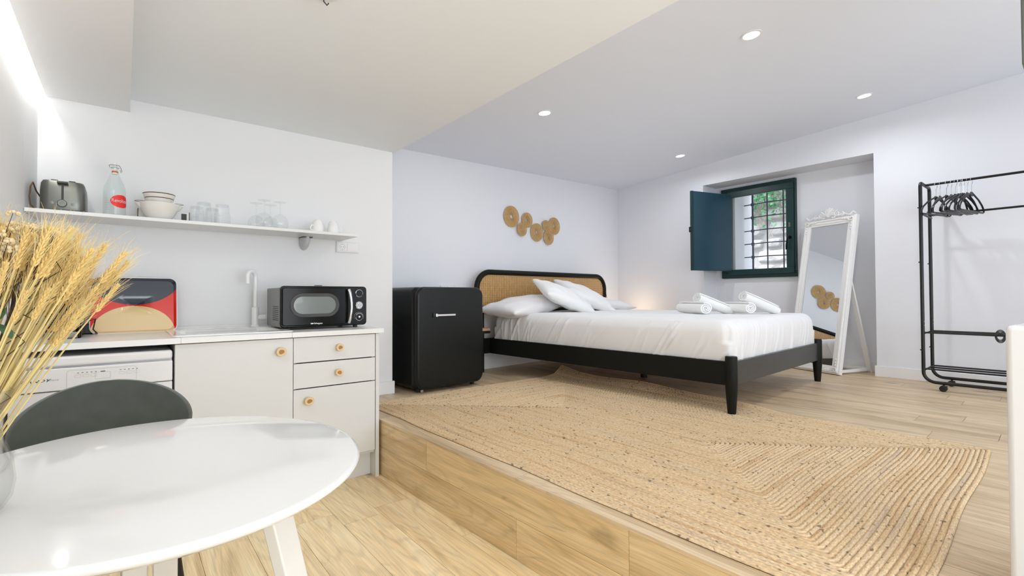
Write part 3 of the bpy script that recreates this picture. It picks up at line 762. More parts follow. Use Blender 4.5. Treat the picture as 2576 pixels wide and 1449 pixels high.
part('power_cord', MB().tube([(-.085, .10, .07), (-.10, .06, .10), (-.108, .03, .135), (-.113, .005, .11), (-.116, -.005, .06), (-.112, -.002, .02), (-.10, .03, .004), (-.06, .06, .003)], .0035, 6), M_BROWN, ts, smooth=True)

part('power_cord', MB().tube([(.075, .255, -.012), (.085, .252, -.004), (.11, .250, .004), (.135, .252, -.004), (.15, .257, -.016)], .003, 6), M_LINE, ts, smooth=True)

bt = thing('swing_top_bottle', 'clear swing-top glass bottle with a red oval print on the shelf', 'bottle', (-.040, 3.29, SH))
part('glass', MB().lathe([(.030, .0), (.045, .003), (.0475, .012), (.0475, .135), (.045, .155), (.032, .190), (.019, .222), (.0165, .245), (.0165, .262), (.019, .266), (.019, .278), (.016, .279)], 32, cap1=False), M_BOTTLE, bt, smooth=True)
part('seal', MB().lathe([(.0135, .232), (.0135, .242), (.011, .244)], 18), M_ORANGE, bt, smooth=True)
part('stopper', MB().lathe([(.012, .226), (.014, .232), (.009, .245), (.009, .285), (.005, .289)], 18), M_CUP, bt, smooth=True)
part('wire_bail', MB().tube([(-.022, 0, .262), (-.024, -.01, .27), (-.018, -.016, .272), (.0, -.020, .272), (.018, -.016, .272), (.024, -.004, .262), (.029, 0, .245), (.025, 0, .238), (.021, 0, .252)], .0013, 5).tube([(.019, 0, .26), (0, .019, .26), (-.019, 0, .26), (0, -.019, .26)], .001, 5, closed=True), M_STEEL, bt)
BR = .0480
def wrapc(x, z, r, a0): a_ = a0 + x / .0475; return (math.sin(a_) * r, -math.cos(a_) * r, z)
ov = MB(); n = 30; A0 = .62
ell = lambda s_: [(math.cos(2 * PI * i / n) * .047 * s_, math.sin(2 * PI * i / n) * .034 * s_) for i in range(n)]
vs = [wrapc(0, .078, BR, A0)]; fs = []
for q, s_ in enumerate((.33, .66, 1)): vs += [wrapc(x, .078 + z, BR, A0) for x, z in ell(s_)]
for i in range(n): fs.append((0, 1 + i, 1 + (i + 1) % n))
for q in range(2):
    for i in range(n): fs.append((1 + q * n + i, 1 + (q + 1) * n + i, 1 + (q + 1) * n + (i + 1) % n, 1 + q * n + (i + 1) % n))
part('red_oval', ov.add(vs, fs), M_RED, bt)
text_part('Revoltosa', .0235, M_WTXT, bt, Matrix.Translation((-.0425, 0, .080)) @ FACE @ Matrix.Diagonal((.88, 1.15, 1, 1)), name='brand_lettering', fw=.0003, bend=lambda c: Vector(wrapc(c.x, c.z, BR + .0006 - c.y * .0, A0)))
sm = MB()
for k in range(6): sm.add([wrapc(x, z, BR - .0002, A0 - 1.35) for x, z in ((-.012, .03 + k * .012), (.014 - (k % 3) * .004, .03 + k * .012), (.014 - (k % 3) * .004, .0312 + k * .012), (-.012, .0312 + k * .012))], [(0, 1, 2, 3)])
part('small_print', sm, M_GLINE, bt)

bx = thing('small_carton', 'small white printed carton lying behind the stacked bowls', 'box', (.165, 3.42, SH))
part('body', MB().box(-.105, .135, -.03, .06, 0, .072), M_TOP, bx, bevel=.001)
part('edge_band', MB().box(.1325, .1365, -.032, .06, 0, .0725).box(-.1075, -.1035, -.032, .06, 0, .0725), M_BROWN, bx)
part('label_print', MB().box(.095, .121, -.0312, -.029, .022, .062), M_DGREY, bx)

def bowl_prof(r0, r1, h, t=.004): return [(r0 * .9, 0), (r0, .002), (r0 + (r1 - r0) * .45, h * .30), (r1 * .93, h * .68), (r1, h), (r1 - t, h), (r1 * .93 - t, h * .68), (r0 + (r1 - r0) * .45 - t, h * .30 + t), (r0 * .5, t + .002), (0.001, t + .002)]
b1 = thing('mortar_bowl', 'cream ceramic bowl with lugs, bottom of the bowl stack', 'bowl', (.153, 3.30, SH))
part('bowl', MB().lathe(bowl_prof(.050, .092, .092), 36), M_CERAM, b1, smooth=True)
for s_ in (-1, 1):
    part('lug', MB().lathe([(.030, 0), (.021, -.026), (.006, -.042)], 14, Matrix.Translation((s_ * .080, 0, .094)) @ Matrix.Rotation(s_ * R(16), 4, 'Y'), sy=.8), M_CERAM, b1, smooth=True)
    part('lug_rim', MB().tube([(s_ * .080 + .030 * math.cos(t), .024 * math.sin(t), .0945 - s_ * .2867 * .030 * math.cos(t) * .0 + .004) for t in [2 * PI * k / 16 for k in range(16)]], .0013, 5, closed=True), M_BROWN, b1)
for k, (z, r_) in enumerate(((.060, .066), (.084, .0735))):
    b2 = thing('bowl', ('brown-rimmed cream bowl nested in the middle of the bowl stack', 'brown-rimmed cream bowl on top of the bowl stack')[k], 'bowl', (.151, 3.30, SH + z))
    part('body', MB().lathe(bowl_prof(.040, r_, .060), 36), M_CERAM, b2, smooth=True)
    part('rim_line', MB().tube([((r_ - .001) * math.cos(t), (r_ - .001) * math.sin(t), .060) for t in [2 * PI * q / 36 for q in range(36)]], .0026, 6, closed=True), M_BROWN, b2, smooth=True)

def tumbler(loc, label, s_=1.0):
    t = thing('tumbler', label, 'glass', loc, 0, 'upturned tumblers on the shelf')
    pr_ = [(.043, 0), (.0425, .004), (.0415, .058), (.0435, .062), (.0385, .066), (.0355, .118), (.034, .122), (.0, .122)]
    part('glass', MB().lathe([(r_ * s_, z * s_) for r_, z in pr_], 12, cap0=False), M_GLASS, t, smooth=True, ang=15)
    part('thick_base', MB().lathe([(.031 * s_, .108 * s_), (.031 * s_, .118 * s_), (.0, .119 * s_)], 12), M_GLASS, t)
tumbler((.360, 3.28, SH), 'upturned clear tumbler, front left of the tumblers beside the bowls')
tumbler((.455, 3.29, SH), 'upturned clear tumbler, front right of the tumblers beside the bowls')
tumbler((.338, 3.41, SH), 'upturned clear tumbler, rear left beside the small carton', .95)
tumbler((.420, 3.43, SH), 'upturned clear tumbler, rear one half hidden between the front two', .95)
def wineglass(loc, label):
    t = thing('wine_glass', label, 'glass', loc, 0, 'upturned wine glasses on the shelf')
    part('bowl', MB().lathe([(.038, 0), (.046, .020), (.0495, .040), (.045, .064), (.030, .086), (.006, .098)], 28, cap0=False, cap1=False), M_GLASS, t, smooth=True)
    part('stem', MB().lathe([(.006, .095), (.0038, .102), (.0036, .160), (.006, .166)], 12), M_GLASS, t, smooth=True)
    part('foot', MB().lathe([(.006, .166), (.020, .170), (.037, .174), (.037, .1755), (.0, .1735)], 28, cap0=False), M_GLASS, t, smooth=True)
wineglass((.678, 3.275, SH), 'upturned wine glass, front left of the four')
wineglass((.772, 3.285, SH), 'upturned wine glass, front right of the four')
wineglass((.660, 3.41, SH), 'upturned wine glass, rear left of the four')
wineglass((.745, 3.42, SH), 'upturned wine glass, rear right of the four')
def cup(loc, label, rz):
    t = thing('coffee_cup', label, 'cup', loc, rz, 'upturned white cups on the shelf')
    part('body', MB().lathe([(.037, 0), (.0372, .004), (.035, .035), (.029, .068), (.022, .078), (.020, .082), (.0, .080)], 28, cap0=False), M_CUP, t, smooth=True)
    part('handle', MB().tube([(.034, 0, .014), (.052, 0, .012), (.058, 0, .024), (.050, 0, .040), (.033, 0, .046)], .0045, 8), M_CUP, t, smooth=True)
cup((1.000, 3.27, SH), 'upturned white cup, left front of the cups at the shelf end', R(200))
cup((1.103, 3.275, SH), 'upturned white cup nearest the right end of the shelf', R(-20))
cup((1.055, 3.40, SH), 'upturned white cup hidden behind the two front cups', R(30))

# sockets
def socket(name, label, T, n=2):
    t = thing(name, label, 'socket'); t.matrix_world = T
    part('plate', MB().box(0, .081 * n + .01, -.010, 0, 0, .078), M_WHITEP, t, bevel=.003)
    part('insert', MB().box(.010, .075, -.0125, -.009, .010, .068), M_TRIM, t, bevel=.001)
    mb = MB(); ringplate(mb, circ(.021, 24), circ(.0195, 24), -.0132, -.012, .043, .039); part('socket_ring', mb, M_GLINE, t)
    part('socket_holes', MB().tube([(.034, -.0131, .039), (.034, -.012, .039)], .0025, 8).tube([(.052, -.0131, .039), (.052, -.012, .039)], .0025, 8).box(.0415, .0445, -.0131, -.012, .057, .061).box(.0415, .0445, -.0131, -.012, .017, .021), M_LINE, t)
    if n > 1: part('blank_cover', MB().box(.081, .160, -.0125, -.009, .010, .068), M_TRIM, t, bevel=.001)
    return t
socket('wall_socket', 'white double wall socket under the right end of the shelf', Matrix.Translation((1.200, YK, 1.427)))
BA = R(5.184)
socket('wall_socket', 'white double wall socket above the black fridge', Matrix.Translation((2.36, bw(2.36), 1.13)) @ Matrix.Rotation(BA, 4, 'Z'), 2)

# ------------------------------------------------------------------ fridge
fg = thing('mini_fridge', 'black retro mini fridge with a chrome handle beside the bed', 'fridge', (1.760, 3.315, ZS), R(2.5))
FW, FH = .655, .835
part('cabinet', MB().box(.006, FW - .006, .055, .56, .02, FH), M_FRIDGE, fg, bevel=.045, seg=5)
mb = MB(); plate(mb, rrect(FW, FH - .03, .075, 8), .0, .045, FW / 2, .030 + (FH - .03) / 2)
fd = part('door', mb, M_FRIDGE, fg, bevel=.030, seg=5)
mb = MB(); plate(mb, rrect(FW - .03, FH - .06, .06, 6), .045, .056, FW / 2, .030 + (FH - .03) / 2)
part('door_seal', mb, M_DGREY, fg)
part('handle', MB().box(.155, .345, -.028, -.014, .600, .618).box(.155, .175, -.03, .004, .596, .622).box(.325, .342, -.02, .004, .601, .617), M_CHROME, fd, bevel=.004)
part('handle_mount', MB().box(.140, .160, -.012, .002, .592, .626), M_BLACK, fd, bevel=.003)
part('hinge', MB().lathe([(.011, .012), (.011, .030), (.006, .034)], 12, Matrix.Translation((.05, .012, 0))), M_CHROME, fg)
for x in (.06, FW - .06):
    for y in (.09, .50): part('foot', MB().lathe([(.018, 0), (.018, .03)], 12, Matrix.Translation((x, y, 0))), M_BLACK, fg)
part('power_cord', MB().tube([(FW - .02, .30, .05), (FW + .03, .27, .05), (FW + .055, .22, .03), (FW + .04, .17, .012), (FW + .0, .15, .008), (FW - .05, .20, .006)], .0045, 6), M_LINE, fg, smooth=True)

# ------------------------------------------------------------------ bed
BEDA = .049
bd = thing('bed', 'black wooden double bed frame with a woven cane headboard', 'bed', (2.995, 1.465, ZS), BEDA)
BWD, BLN = 1.745, 2.40
zt, zb, zp = .676 - ZS, .525 - ZS, .711 - ZS
part('side_rail', MB().box(-.012, .012, .02, BLN, zb, zt), M_BLACKW, bd, bevel=.004, seg=3)
part('side_rail', MB().box(BWD - .012, BWD + .012, .02, BLN, zb, zt), M_BLACKW, bd, bevel=.004, seg=3)
part('foot_rail', MB().box(.02, BWD - .02, -.012, .012, zb, zt), M_FOOTR, bd, bevel=.004, seg=3, label='dark charcoal rail at the foot')
def legm(x, y): return MB().lathe([(.024, 0), (.026, .02), (.036, .15), (.038, .19), (.037, zp - .008), (.034, zp), (.0, zp)], 18, Matrix.Translation((x, y, 0)))
for x, y in ((0, 0), (BWD, 0)): part('leg', legm(x, y), M_BLACKW, bd, smooth=True)
part('headboard_rail', MB().box(-.11, BWD + .11, BLN + .005, BLN + .03, zb, zt), M_BLACKW, bd, bevel=.003)
for x in (-.092, BWD + .092): part('leg', MB().lathe([(.018, 0), (.018, .1), (.018, .64)], 14, Matrix.Translation((x, BLN + .02, 0))), M_BLACKW, bd, smooth=True)
part('support_leg', MB().lathe([(.03, 0), (.03, .13), (.012, .135), (.012, .15), (.028, .155), (.028, .185)], 14, Matrix.Translation((BWD / 2 - .05, 1.16, 0))), M_BLACK, bd)
part('centre_rail', MB().box(BWD / 2 - .05, BWD / 2 + .01, .02, BLN, .185, .22), M_BLACK, bd)
for k in range(12): part('slat', MB().box(.014, BWD - .014, .12 + k * .19, .19 + k * .19, .285, .300), M_SHELFWOOD, bd)
# headboard
HW, HH, HX, HZ, HY = 2.07, .405, .885, .802, BLN + .035
hout = rrect(HW, HH, .165, 9)
part('headboard_frame', MB().tube([(HX + x, HY, HZ + z) for x, z in hout], .028, 12, closed=True), M_BLACKW, bd, smooth=True)
cn = MB(); pit = .0235; sw = .0070
def inside(x, z, r=.15):
    w2, h2 = HW / 2 - .012, HH / 2 - .012
    ax, az = abs(x), abs(z)
    if ax > w2 or az > h2: return False
    if ax > w2 - r and az > h2 - r: return (ax - w2 + r) ** 2 + (az - h2 + r) ** 2 <= r * r
    return True
def span_z(x, r=.15):
    w2, h2 = HW / 2 - .012, HH / 2 - .012; ax = abs(x)
    return h2 if ax <= w2 - r else h2 - r + math.sqrt(max(0, r * r - (ax - w2 + r) ** 2))
def span_x(z, r=.15):
    w2, h2 = HW / 2 - .012, HH / 2 - .012; az = abs(z)
    return w2 if az <= h2 - r else w2 - r + math.sqrt(max(0, r * r - (az - h2 + r) ** 2))
k = -int(HW / 2 / pit)
while k * pit < HW / 2 - .014:
    x = k * pit; s_ = span_z(x)
    if abs(x) < HW / 2 - .012: cn.box(HX + x - sw, HX + x + sw, HY - .0035, HY - .0005, HZ - s_, HZ + s_)
    k += 1
k = -int(HH / 2 / pit)
while k * pit < HH / 2 - .014:
    z = k * pit; s_ = span_x(z)
    if abs(z) < HH / 2 - .012: cn.box(HX - s_, HX + s_, HY - .0005, HY + .0025, HZ + z - sw, HZ + z + sw)
    k += 1
part('cane_webbing', cn, M_CANE, bd, kind='stuff')

# mattress with fitted sheet
mt_ = MB()
MX0, MX1, MY0, MY1, MZ0, MZ1 = .016, BWD - .016, .020, BLN - .04, .30, .595
rn = random.Random(11)
wr = []
for k in range(44): wr.append((rn.uniform(0, BLN + .2), rn.uniform(.7, 1.7) * (1 if rn.random() < 2 else -1), rn.uniform(.0035, .0095), rn.uniform(.006, .018), rn.uniform(.3, .9)))
for k in range(16): wr.append((rn.uniform(1.75, BLN), rn.uniform(-.1, 1.2), rn.uniform(.003, .009), rn.uniform(.007, .014), rn.uniform(.3, .7)))
wf = []
for k in range(34): wf.append((rn.uniform(0, BWD), rn.uniform(.25, .9), rn.uniform(.002, .007), rn.uniform(.008, .02), rn.uniform(.4, 1)))
for k in range(8): wf.append((rn.uniform(0.0, .16), rn.uniform(-.1, .3), rn.uniform(.004, .010), rn.uniform(.007, .014), 1))
def wrk(s_, h, L_, sg_=1):
    d = 0
    for s0, sl, am, sg, ht in L_:
        c = s_ - s0 - sg_ * sl * h * .6
        hh = h / (MZ1 - MZ0)
        d += am * math.exp(-(c / sg) ** 2) * math.exp(-(max(0, hh - ht) / .25) ** 2) * (1 if True else 0)
    return d
def mattress_pt(sx, sy, sz):
    """signed unit box coords -> rounded, wrinkled surface"""
    hx, hy, hz = (MX1 - MX0) / 2, (MY1 - MY0) / 2, (MZ1 - MZ0) / 2
    p = Vector((sx * hx, sy * hy, sz * hz)); r = .075 if sz > 0 else .03
    q = Vector((max(-hx + r, min(hx - r, p.x)), max(-hy + r, min(hy - r, p.y)), max(-hz + r, min(hz - r, p.z))))
    d = p - q
    nrm_ = d.normalized() if d.length > 1e-6 else Vector((0, 0, 1 if sz > 0 else -1))
    if d.length > 1e-6: p = q + nrm_ * r
    h = p.z + hz
    side = max(0, 1 - max(0, nrm_.z) ** 2 * 1.2)
    dis = 0
    if nrm_.x < -.3: dis += wrk(p.y + hy, h, wr, -1) * -nrm_.x
    if nrm_.x > .3: dis += wrk(p.y + hy, h, wr) * nrm_.x
    if nrm_.y < -.3: dis += wrk(p.x + hx, h, wf) * -nrm_.y
    bul = .012 * math.sin(PI * min(1, max(0, h / (2 * hz)))) * (1 - abs(nrm_.z))
    top = .010 * (1 - (p.x / hx) ** 4) * (1 - (p.y / hy) ** 4) if sz > .9 else 0
    p = p + nrm_ * (dis * side + bul) + Vector((0, 0, top + .0025 * math.sin(p.x * 9 + p.y * 5) * (sz > .9)))
    return p + Vector(((MX0 + MX1) / 2, (MY0 + MY1) / 2, (MZ0 + MZ1) / 2))
def sp(t, n_=1): return 2 * t - 1
NX, NY, NZ = 150, 190, 26
mt_.grid(lambda u, v: mattress_pt(sp(u), sp(v), 1), NX // 2, NY // 2)
mt_.grid(lambda u, v: mattress_pt(-1, sp(u), sp(v)), NY * 2, NZ)
mt_.grid(lambda u, v: mattress_pt(1, sp(u), sp(v)), NY, NZ)
mt_.grid(lambda u, v: mattress_pt(sp(u), -1, sp(v)), NX * 2, NZ)
mt_.grid(lambda u, v: mattress_pt(sp(u), 1, sp(v)), 40, NZ)
mat_o = mt_.build('mattress', M_LINEN, smooth=True, ang=None)
mat_o.location = (2.995, 1.465, ZS); mat_o.rotation_euler = (0, 0, BEDA)
tag(mat_o, 'thick mattress in a creased white fitted sheet on the bed', 'mattress')
BT = Matrix.Translation((2.995, 1.465, ZS)) @ Matrix.Rotation(BEDA, 4, 'Z')
def pillow_mesh(w_, h_, t_, seed, pinch=.07, wr_=.006):
    rn = random.Random(seed); ph = [rn.uniform(0, 6) for _ in range(6)]
    mb = MB()
    def f(sgn):
        def g(u, v):
            a, b = 2 * u - 1, 2 * v - 1
            a_ = math.copysign(abs(a) ** .8, a); b_ = math.copysign(abs(b) ** .8, b)
            k = (max(0, 1 - a_ ** 2) * max(0, 1 - b_ ** 2)) ** .42
            px = a_ * w_ / 2 * (1 - pinch * (1 - b_ * b_)); py = b_ * h_ / 2 * (1 - pinch * (1 - a_ * a_))
            wz = wr_ * (math.sin(9 * a_ + ph[0] + 3 * b_) * math.sin(4 * b_ + ph[1]) + .5 * math.sin(17 * a_ * b_ + ph[2])) * min(1, k * 2)
            return (px, py, sgn * (t_ / 2 * k + wz * (1 if k > .02 else 0)))
        return g
    mb.grid(f(1), 34, 26); mb.grid(f(-1), 34, 26, flip=True)
    return mb
def pillow(label, w_, h_, t_, loc, rot, seed, m_=M_PILLOW, group=None):
    o = pillow_mesh(w_, h_, t_, seed).build('pillow', m_, smooth=True, ang=None, fix=False)
    bm = bmesh.new(); bm.from_mesh(o.data); bmesh.ops.remove_doubles(bm, verts=bm.verts, dist=.0004); bmesh.ops.recalc_face_normals(bm, faces=bm.faces); bm.to_mesh(o.data); bm.free()
    o.matrix_world = BT @ Matrix.Translation(loc) @ Euler(rot).to_matrix().to_4x4()
    return tag(o, label, 'pillow', group)
zm = .60
pillow('flat white pillow lying at the fridge side of the headboard', .82, .52, .20, (.22, 2.13, zm + .060), (R(3), R(-7), R(3)), 1, M_SHEET)
pillow('flat white pillow lying at the window side of the headboard', .80, .48, .16, (1.42, 2.12, zm + .062), (R(4), R(4), R(-2)), 2, M_SHEET)
pillow('plump white pillow propped in front, nearer the fridge', .60, .44, .17, (.47, 1.83, zm + .150), (R(22), R(20), R(-16)), 3)
pillow('plump white pillow propped behind the other, nearer the window', .66, .46, .18, (.98, 1.98, zm + .150), (R(24), R(18), R(-14)), 4)

# towels
def towel_roll(label, L_, rad, loc, dr, seed, squash=.80):
    mb = MB(); turns = 3.3; n = 84; th = rad / (turns + .4) * .80
    def spiral(s_):
        a = 2 * PI * turns * s_; r_ = rad * (.10 + .90 * s_)
        return a, r_
    sec = []
    for i in range(n + 1):
        a, r_ = spiral(i / n); sec.append((math.cos(a) * r_, math.sin(a) * r_))
    for i in range(n, -1, -1):
        a, r_ = spiral(i / n); q = r_ - th * (1 if i > 0 else .5); sec.append((math.cos(a) * q, math.sin(a) * q))
    m_ = len(sec); rings = []
    rn = random.Random(seed)
    for k in range(7):
        t = k / 6; y = (t - .5) * L_; e_ = .93 if k in (0, 6) else 1.0
        rings.append([(x * e_, y + rn.uniform(-.002, .002) * (k in (0, 6)), z * e_ * squash) for x, z in sec])
    vs = [p for g in rings for p in g]; fs = []
    for k in range(6):
        for i in range(m_): fs.append((k * m_ + i, k * m_ + (i + 1) % m_, (k + 1) * m_ + (i + 1) % m_, (k + 1) * m_ + i))
    for k in (0, 6):
        for i in range(n): fs.append((k * m_ + i, k * m_ + i + 1, k * m_ + (m_ - 2 - i), k * m_ + (m_ - 1 - i)))
    mb.add(vs, fs)
    o = mb.build('rolled_towel', M_TOWEL, smooth=True, ang=60)
    o.matrix_world = Matrix.Translation(loc) @ Vector(dr).normalized().to_track_quat('Y', 'Z').to_matrix().to_4x4()
    return tag(o, label, 'towel', 'rolled towels on the bed')
towel_roll('rolled white towel lying flat, first from the pillows, spiral end showing', .33, .068, (3.70, 2.13, .995), (.4, .9, 0), 1)
towel_roll('rolled white towel leaning on the first, slanting down to the middle one', .37, .058, (3.875, 2.04, 1.022), (-.33, .11, .115), 2)
towel_roll('rolled white towel lying flat in the middle, spiral end showing', .32, .064, (4.05, 1.93, .993), (.4, .9, 0), 3)
towel_roll('rolled white towel leaning at the mirror end of the row', .39, .058, (4.20, 1.80, 1.028), (-.34, .12, .125), 4)

# bedside pieces
bs1 = thing('bedside_shelf', 'small oak and black bedside shelf between fridge and bed', 'shelf', (2.63, 3.87, .70), BEDA)
part('top', MB().box(-.14, .16, -.12, .16, .06, .085), M_SHELFWOOD, bs1, bevel=.004)
part('frame', MB().box(-.14, .16, -.12, .16, .035, .058), M_BLACK, bs1, bevel=.003)
part('wall_bracket', MB().box(-.12, .12, .13, .16, -.05, .036), M_BLACK, bs1)
bs2 = thing('bedside_table', 'small dark bedside table hidden beyond the far side of the bed', 'table', (5.10, 3.86, ZS), BEDA)
part('top', MB().box(-.17, .17, -.15, .15, .36, .38), M_SHELFWOOD, bs2, bevel=.004)
for x in (-.15, .15):
    for y in (-.13, .13): part('leg', MB().box(x - .01, x + .01, y - .01, y + .01, 0, .36), M_BLACK, bs2)
lp = thing('bedside_lamp', 'low warm glowing lamp beyond the far side of the bed', 'lamp', (5.10, 3.86, ZS + .38))
part('base', MB().lathe([(.05, 0), (.05, .015), (.012, .02), (.012, .06)], 20), M_BLACK, lp, smooth=True)
part('globe', MB().ball((0, 0, .10), .045, n=20, m=12), M_LAMP, lp, smooth=True)
part('lamp_cord', MB().tube([(-.02, .03, .02), (-.12, .16, .10), (-.28, .10, .30), (-.36, .06, .44)], .0025, 6), M_LINE, lp, smooth=True)
light('bedside_glow', 'POINT', (5.10, 3.84, .92), 2.6, (1.0, .78, .55), radius=.05)

# ------------------------------------------------------------------ woven rings on the wall
wh = thing('woven_wall_hanging', 'natural raffia wall hanging of seven joined woven discs above the bed', 'wall hanging')
wh.matrix_world = Matrix.Translation((3.312, bw(3.312), 1.978)) @ Matrix.Rotation(BA, 4, 'Z')
K = .00049
for i, (cx, cz, r_, hole) in enumerate(((0, 0, .117, .2), (.243, -.015, .085, .21), (.150, -.130, .074, .05), (.412, -.138, .105, .18), (.612, -.180, .088, .18), (.556, -.043, .060, .05), (.722, -.035, .104, .18))):
    y0 = -.012 - .008 * (i % 3)
    mb = MB(); n = 72; r0 = r_ * hole; rm = r_ * .60
    # radial raffia strands
    for k in range(n):
        a = 2 * PI * k / n; da = PI / n * .80
        for ra, rb in ((r0, rm), (rm, r_ * .97)):
            wa = da * ra; wb_ = da * rb
            if ra < r_ * .12: wa = da * rb * .5
            c, s_ = math.cos(a), math.sin(a)
            p = [(ra * c - wa * s_, ra * s_ + wa * c), (ra * c + wa * s_, ra * s_ - wa * c), (rb * c + wb_ * s_, rb * s_ - wb_ * c), (rb * c - wb_ * s_, rb * s_ + wb_ * c)]
            dy = .003 * (k % 2)
            mb.add([(cx + q[0], y0 - dy - .003, cz + q[1]) for q in p] + [(cx + q[0], y0 - dy, cz + q[1]) for q in p], [(0, 1, 2, 3), (7, 6, 5, 4), (0, 4, 5, 1), (1, 5, 6, 2), (2, 6, 7, 3), (3, 7, 4, 0)])
    dsk = part('woven_disc', mb, M_RAFFIA, wh, kind=None)
    for rr, tk in ((max(r0, .005), .003), (rm, .0028), (r_ * .985, .0032)):
        part('hoop', MB().tube([(cx + rr * math.cos(t), y0 - .003, cz + rr * math.sin(t)) for t in [2 * PI * q / 40 for q in range(40)]], tk, 6, closed=True), M_RAFFIA, dsk, smooth=True)

# ------------------------------------------------------------------ standing mirror
MW_, MH_, MT = .545, 1.56, R(10.3)
wv = Vector((.335, .942, 0)).normalized(); nb = Vector((.942, -.335, 0)).normalized()
uv_ = (Vector((0, 0, 1)) * math.cos(MT) + nb * math.sin(MT)).normalized(); nn_ = wv.cross(uv_).normalized()
if nn_.dot(nb) < 0: nn_ = -nn_
# local: x = along width to the left in view, z = up the frame, y = to the back
MM = Matrix(((wv.x, nn_.x, uv_.x, 5.218), (wv.y, nn_.y, uv_.y, 1.521), (wv.z, nn_.z, uv_.z, ZS + .004), (0, 0, 0, 1)))
mr_ = thing('standing_mirror', 'tall white ornate mirror leaning on its easel stand in the recess', 'mirror'); mr_.matrix_world = MM
fwid = .075
def fr(w0, h0, i0, y0, y1):
    mb = MB(); o_ = [(0 + i0, i0), (w0 - i0, i0), (w0 - i0, h0 - i0), (i0, h0 - i0)]
    return o_
fm = MB()
def ring(i0, i1, y0, y1):
    a_ = [(i0, i0), (MW_ - i0, i0), (MW_ - i0, MH_ - i0), (i0, MH_ - i0)]; b_ = [(i1, i1), (MW_ - i1, i1), (MW_ - i1, MH_ - i1), (i1, MH_ - i1)]
    ringplate(fm, a_, b_, y0, y1)
ring(0, .020, -.012, .03); ring(.016, .034, -.028, .02); ring(.032, .060, -.020, .02); ring(.058, .078, -.030 + .016, .015)
part('frame', fm, M_SHABBY, mr_, bevel=.004, seg=3)
part('glass', MB().box(.070, MW_ - .070, -.004, .0, .070, MH_ - .070), M_MIRROR, mr_, label='silvered mirror glass')
part('backing', MB().box(.03, MW_ - .03, .012, .022, .03, MH_ - .03), M_SHABBY, mr_)
def spiral(mb, cx, cz, r_, t0, turns, rad, y=-.03, sgn=1, z0=0):
    pts = []
    for k in range(22):
        t = k / 21; a_ = t0 + sgn * 2 * PI * turns * t; q = r_ * (1 - .85 * t)
        pts.append((cx + q * math.cos(a_), y, cz + q * math.sin(a_)))
    mb.tube(pts, rad, 6, rf=lambda t: 1.1 - .5 * t)
cr_ = MB()
for k in range(9):                                   # shell
    a_ = R(10 + 160 * k / 8); L_ = .085 - .02 * abs(k - 4) / 4
    cr_.tube([(MW_ / 2 + math.cos(a_) * .012, -.03, MH_ + .012 + math.sin(a_) * .012), (MW_ / 2 + math.cos(a_) * L_ * .6, -.038, MH_ + .012 + math.sin(a_) * L_ * .62), (MW_ / 2 + math.cos(a_) * L_, -.026, MH_ + .012 + math.sin(a_) * L_)], .0095, 7, rf=lambda t: .45 + .7 * t)
cr_.ball((MW_ / 2, -.036, MH_ + .008), .013)
for s_ in (-1, 1):
    spiral(cr_, MW_ / 2 + s_ * .085, MH_ + .030, .032, PI / 2, 1.4, .0085, sgn=s_)
    spiral(cr_, MW_ / 2 + s_ * .135, MH_ + .016, .022, PI / 2, 1.3, .007, sgn=-s_)
    spiral(cr_, MW_ / 2 + s_ * .055, MH_ + .002, .018, 0, 1.2, .006, sgn=s_)
    cr_.tube([(MW_ / 2 + s_ * .10, -.028, MH_ + .004), (MW_ / 2 + s_ * .16, -.026, MH_ + .022), (MW_ / 2 + s_ * .20, -.024, MH_ + .002), (MW_ / 2 + s_ * .235, -.022, MH_ + .0)], .009, 7, rf=lambda t: 1.1 - .6 * t)
    cr_.tube([(MW_ / 2 + s_ * .215, -.024, MH_ - .002), (MW_ / 2 + s_ * .245, -.028, MH_ + .026), (MW_ / 2 + s_ * .268, -.02, MH_ + .006)], .011, 7, rf=lambda t: 1.1 - .6 * t)
part('crest', cr_, M_SHABBY, mr_, smooth=True, label='carved shell and scroll crest')
for cx, cz, sx, sz in ((.04, .04, 1, 1), (MW_ - .04, .04, -1, 1), (.04, MH_ - .04, 1, -1), (MW_ - .04, MH_ - .04, -1, -1)):
    c_ = MB(); spiral(c_, cx, cz, .026, 0, 1.2, .006, y=-.03, sgn=sx * sz); 
    for k in range(3):
        c_.ball((cx + sx * (.045 + k * .024), -.024, cz - sz * .004), .013 - k * .0025, .009, .008); c_.ball((cx - sx * .002, -.024, cz + sz * (.045 + k * .028)), .009, .009, .014 - k * .0025)
    c_.tube([(cx - sx * .01, -.03, cz + sz * .02), (cx + sx * .02, -.034, cz + sz * .02), (cx + sx * .035, -.03, cz - sz * .005)], .006, 6)
    part('corner_carving', c_, M_SHABBY, mr_, smooth=True)
inv = MM.inverted()
def wl_(p): return inv @ Vector(p)
def bar(mb, p, q, wd, th):
    p, q = wl_(p), wl_(q); d_ = (q - p).normalized(); ax = Vector((1, 0, 0)); ax = (ax - d_ * ax.dot(d_)).normalized(); ay = d_.cross(ax)
    vs = [c + ax * (i * wd / 2) + ay * (j * th / 2) for c in (p, q) for i, j in ((-1, -1), (1, -1), (1, 1), (-1, 1))]
    mb.add(vs, [(3, 2, 1, 0), (4, 5, 6, 7), (0, 1, 5, 4), (1, 2, 6, 5), (2, 3, 7, 6), (3, 0, 4, 7)])
top1 = MM @ Vector((.05, .03, .98)); top2 = MM @ Vector((MW_ - .05, .03, .98))
fo1 = Vector((5.655, 1.395, ZS + .002)); fo2 = Vector((5.70, 1.80, ZS + .002))
for a_, b_ in ((top1, fo1), (top2, fo2)):
    mb = MB(); bar(mb, a_, b_, .040, .018); part('easel_leg', mb, M_SHABBY, mr_, bevel=.002)
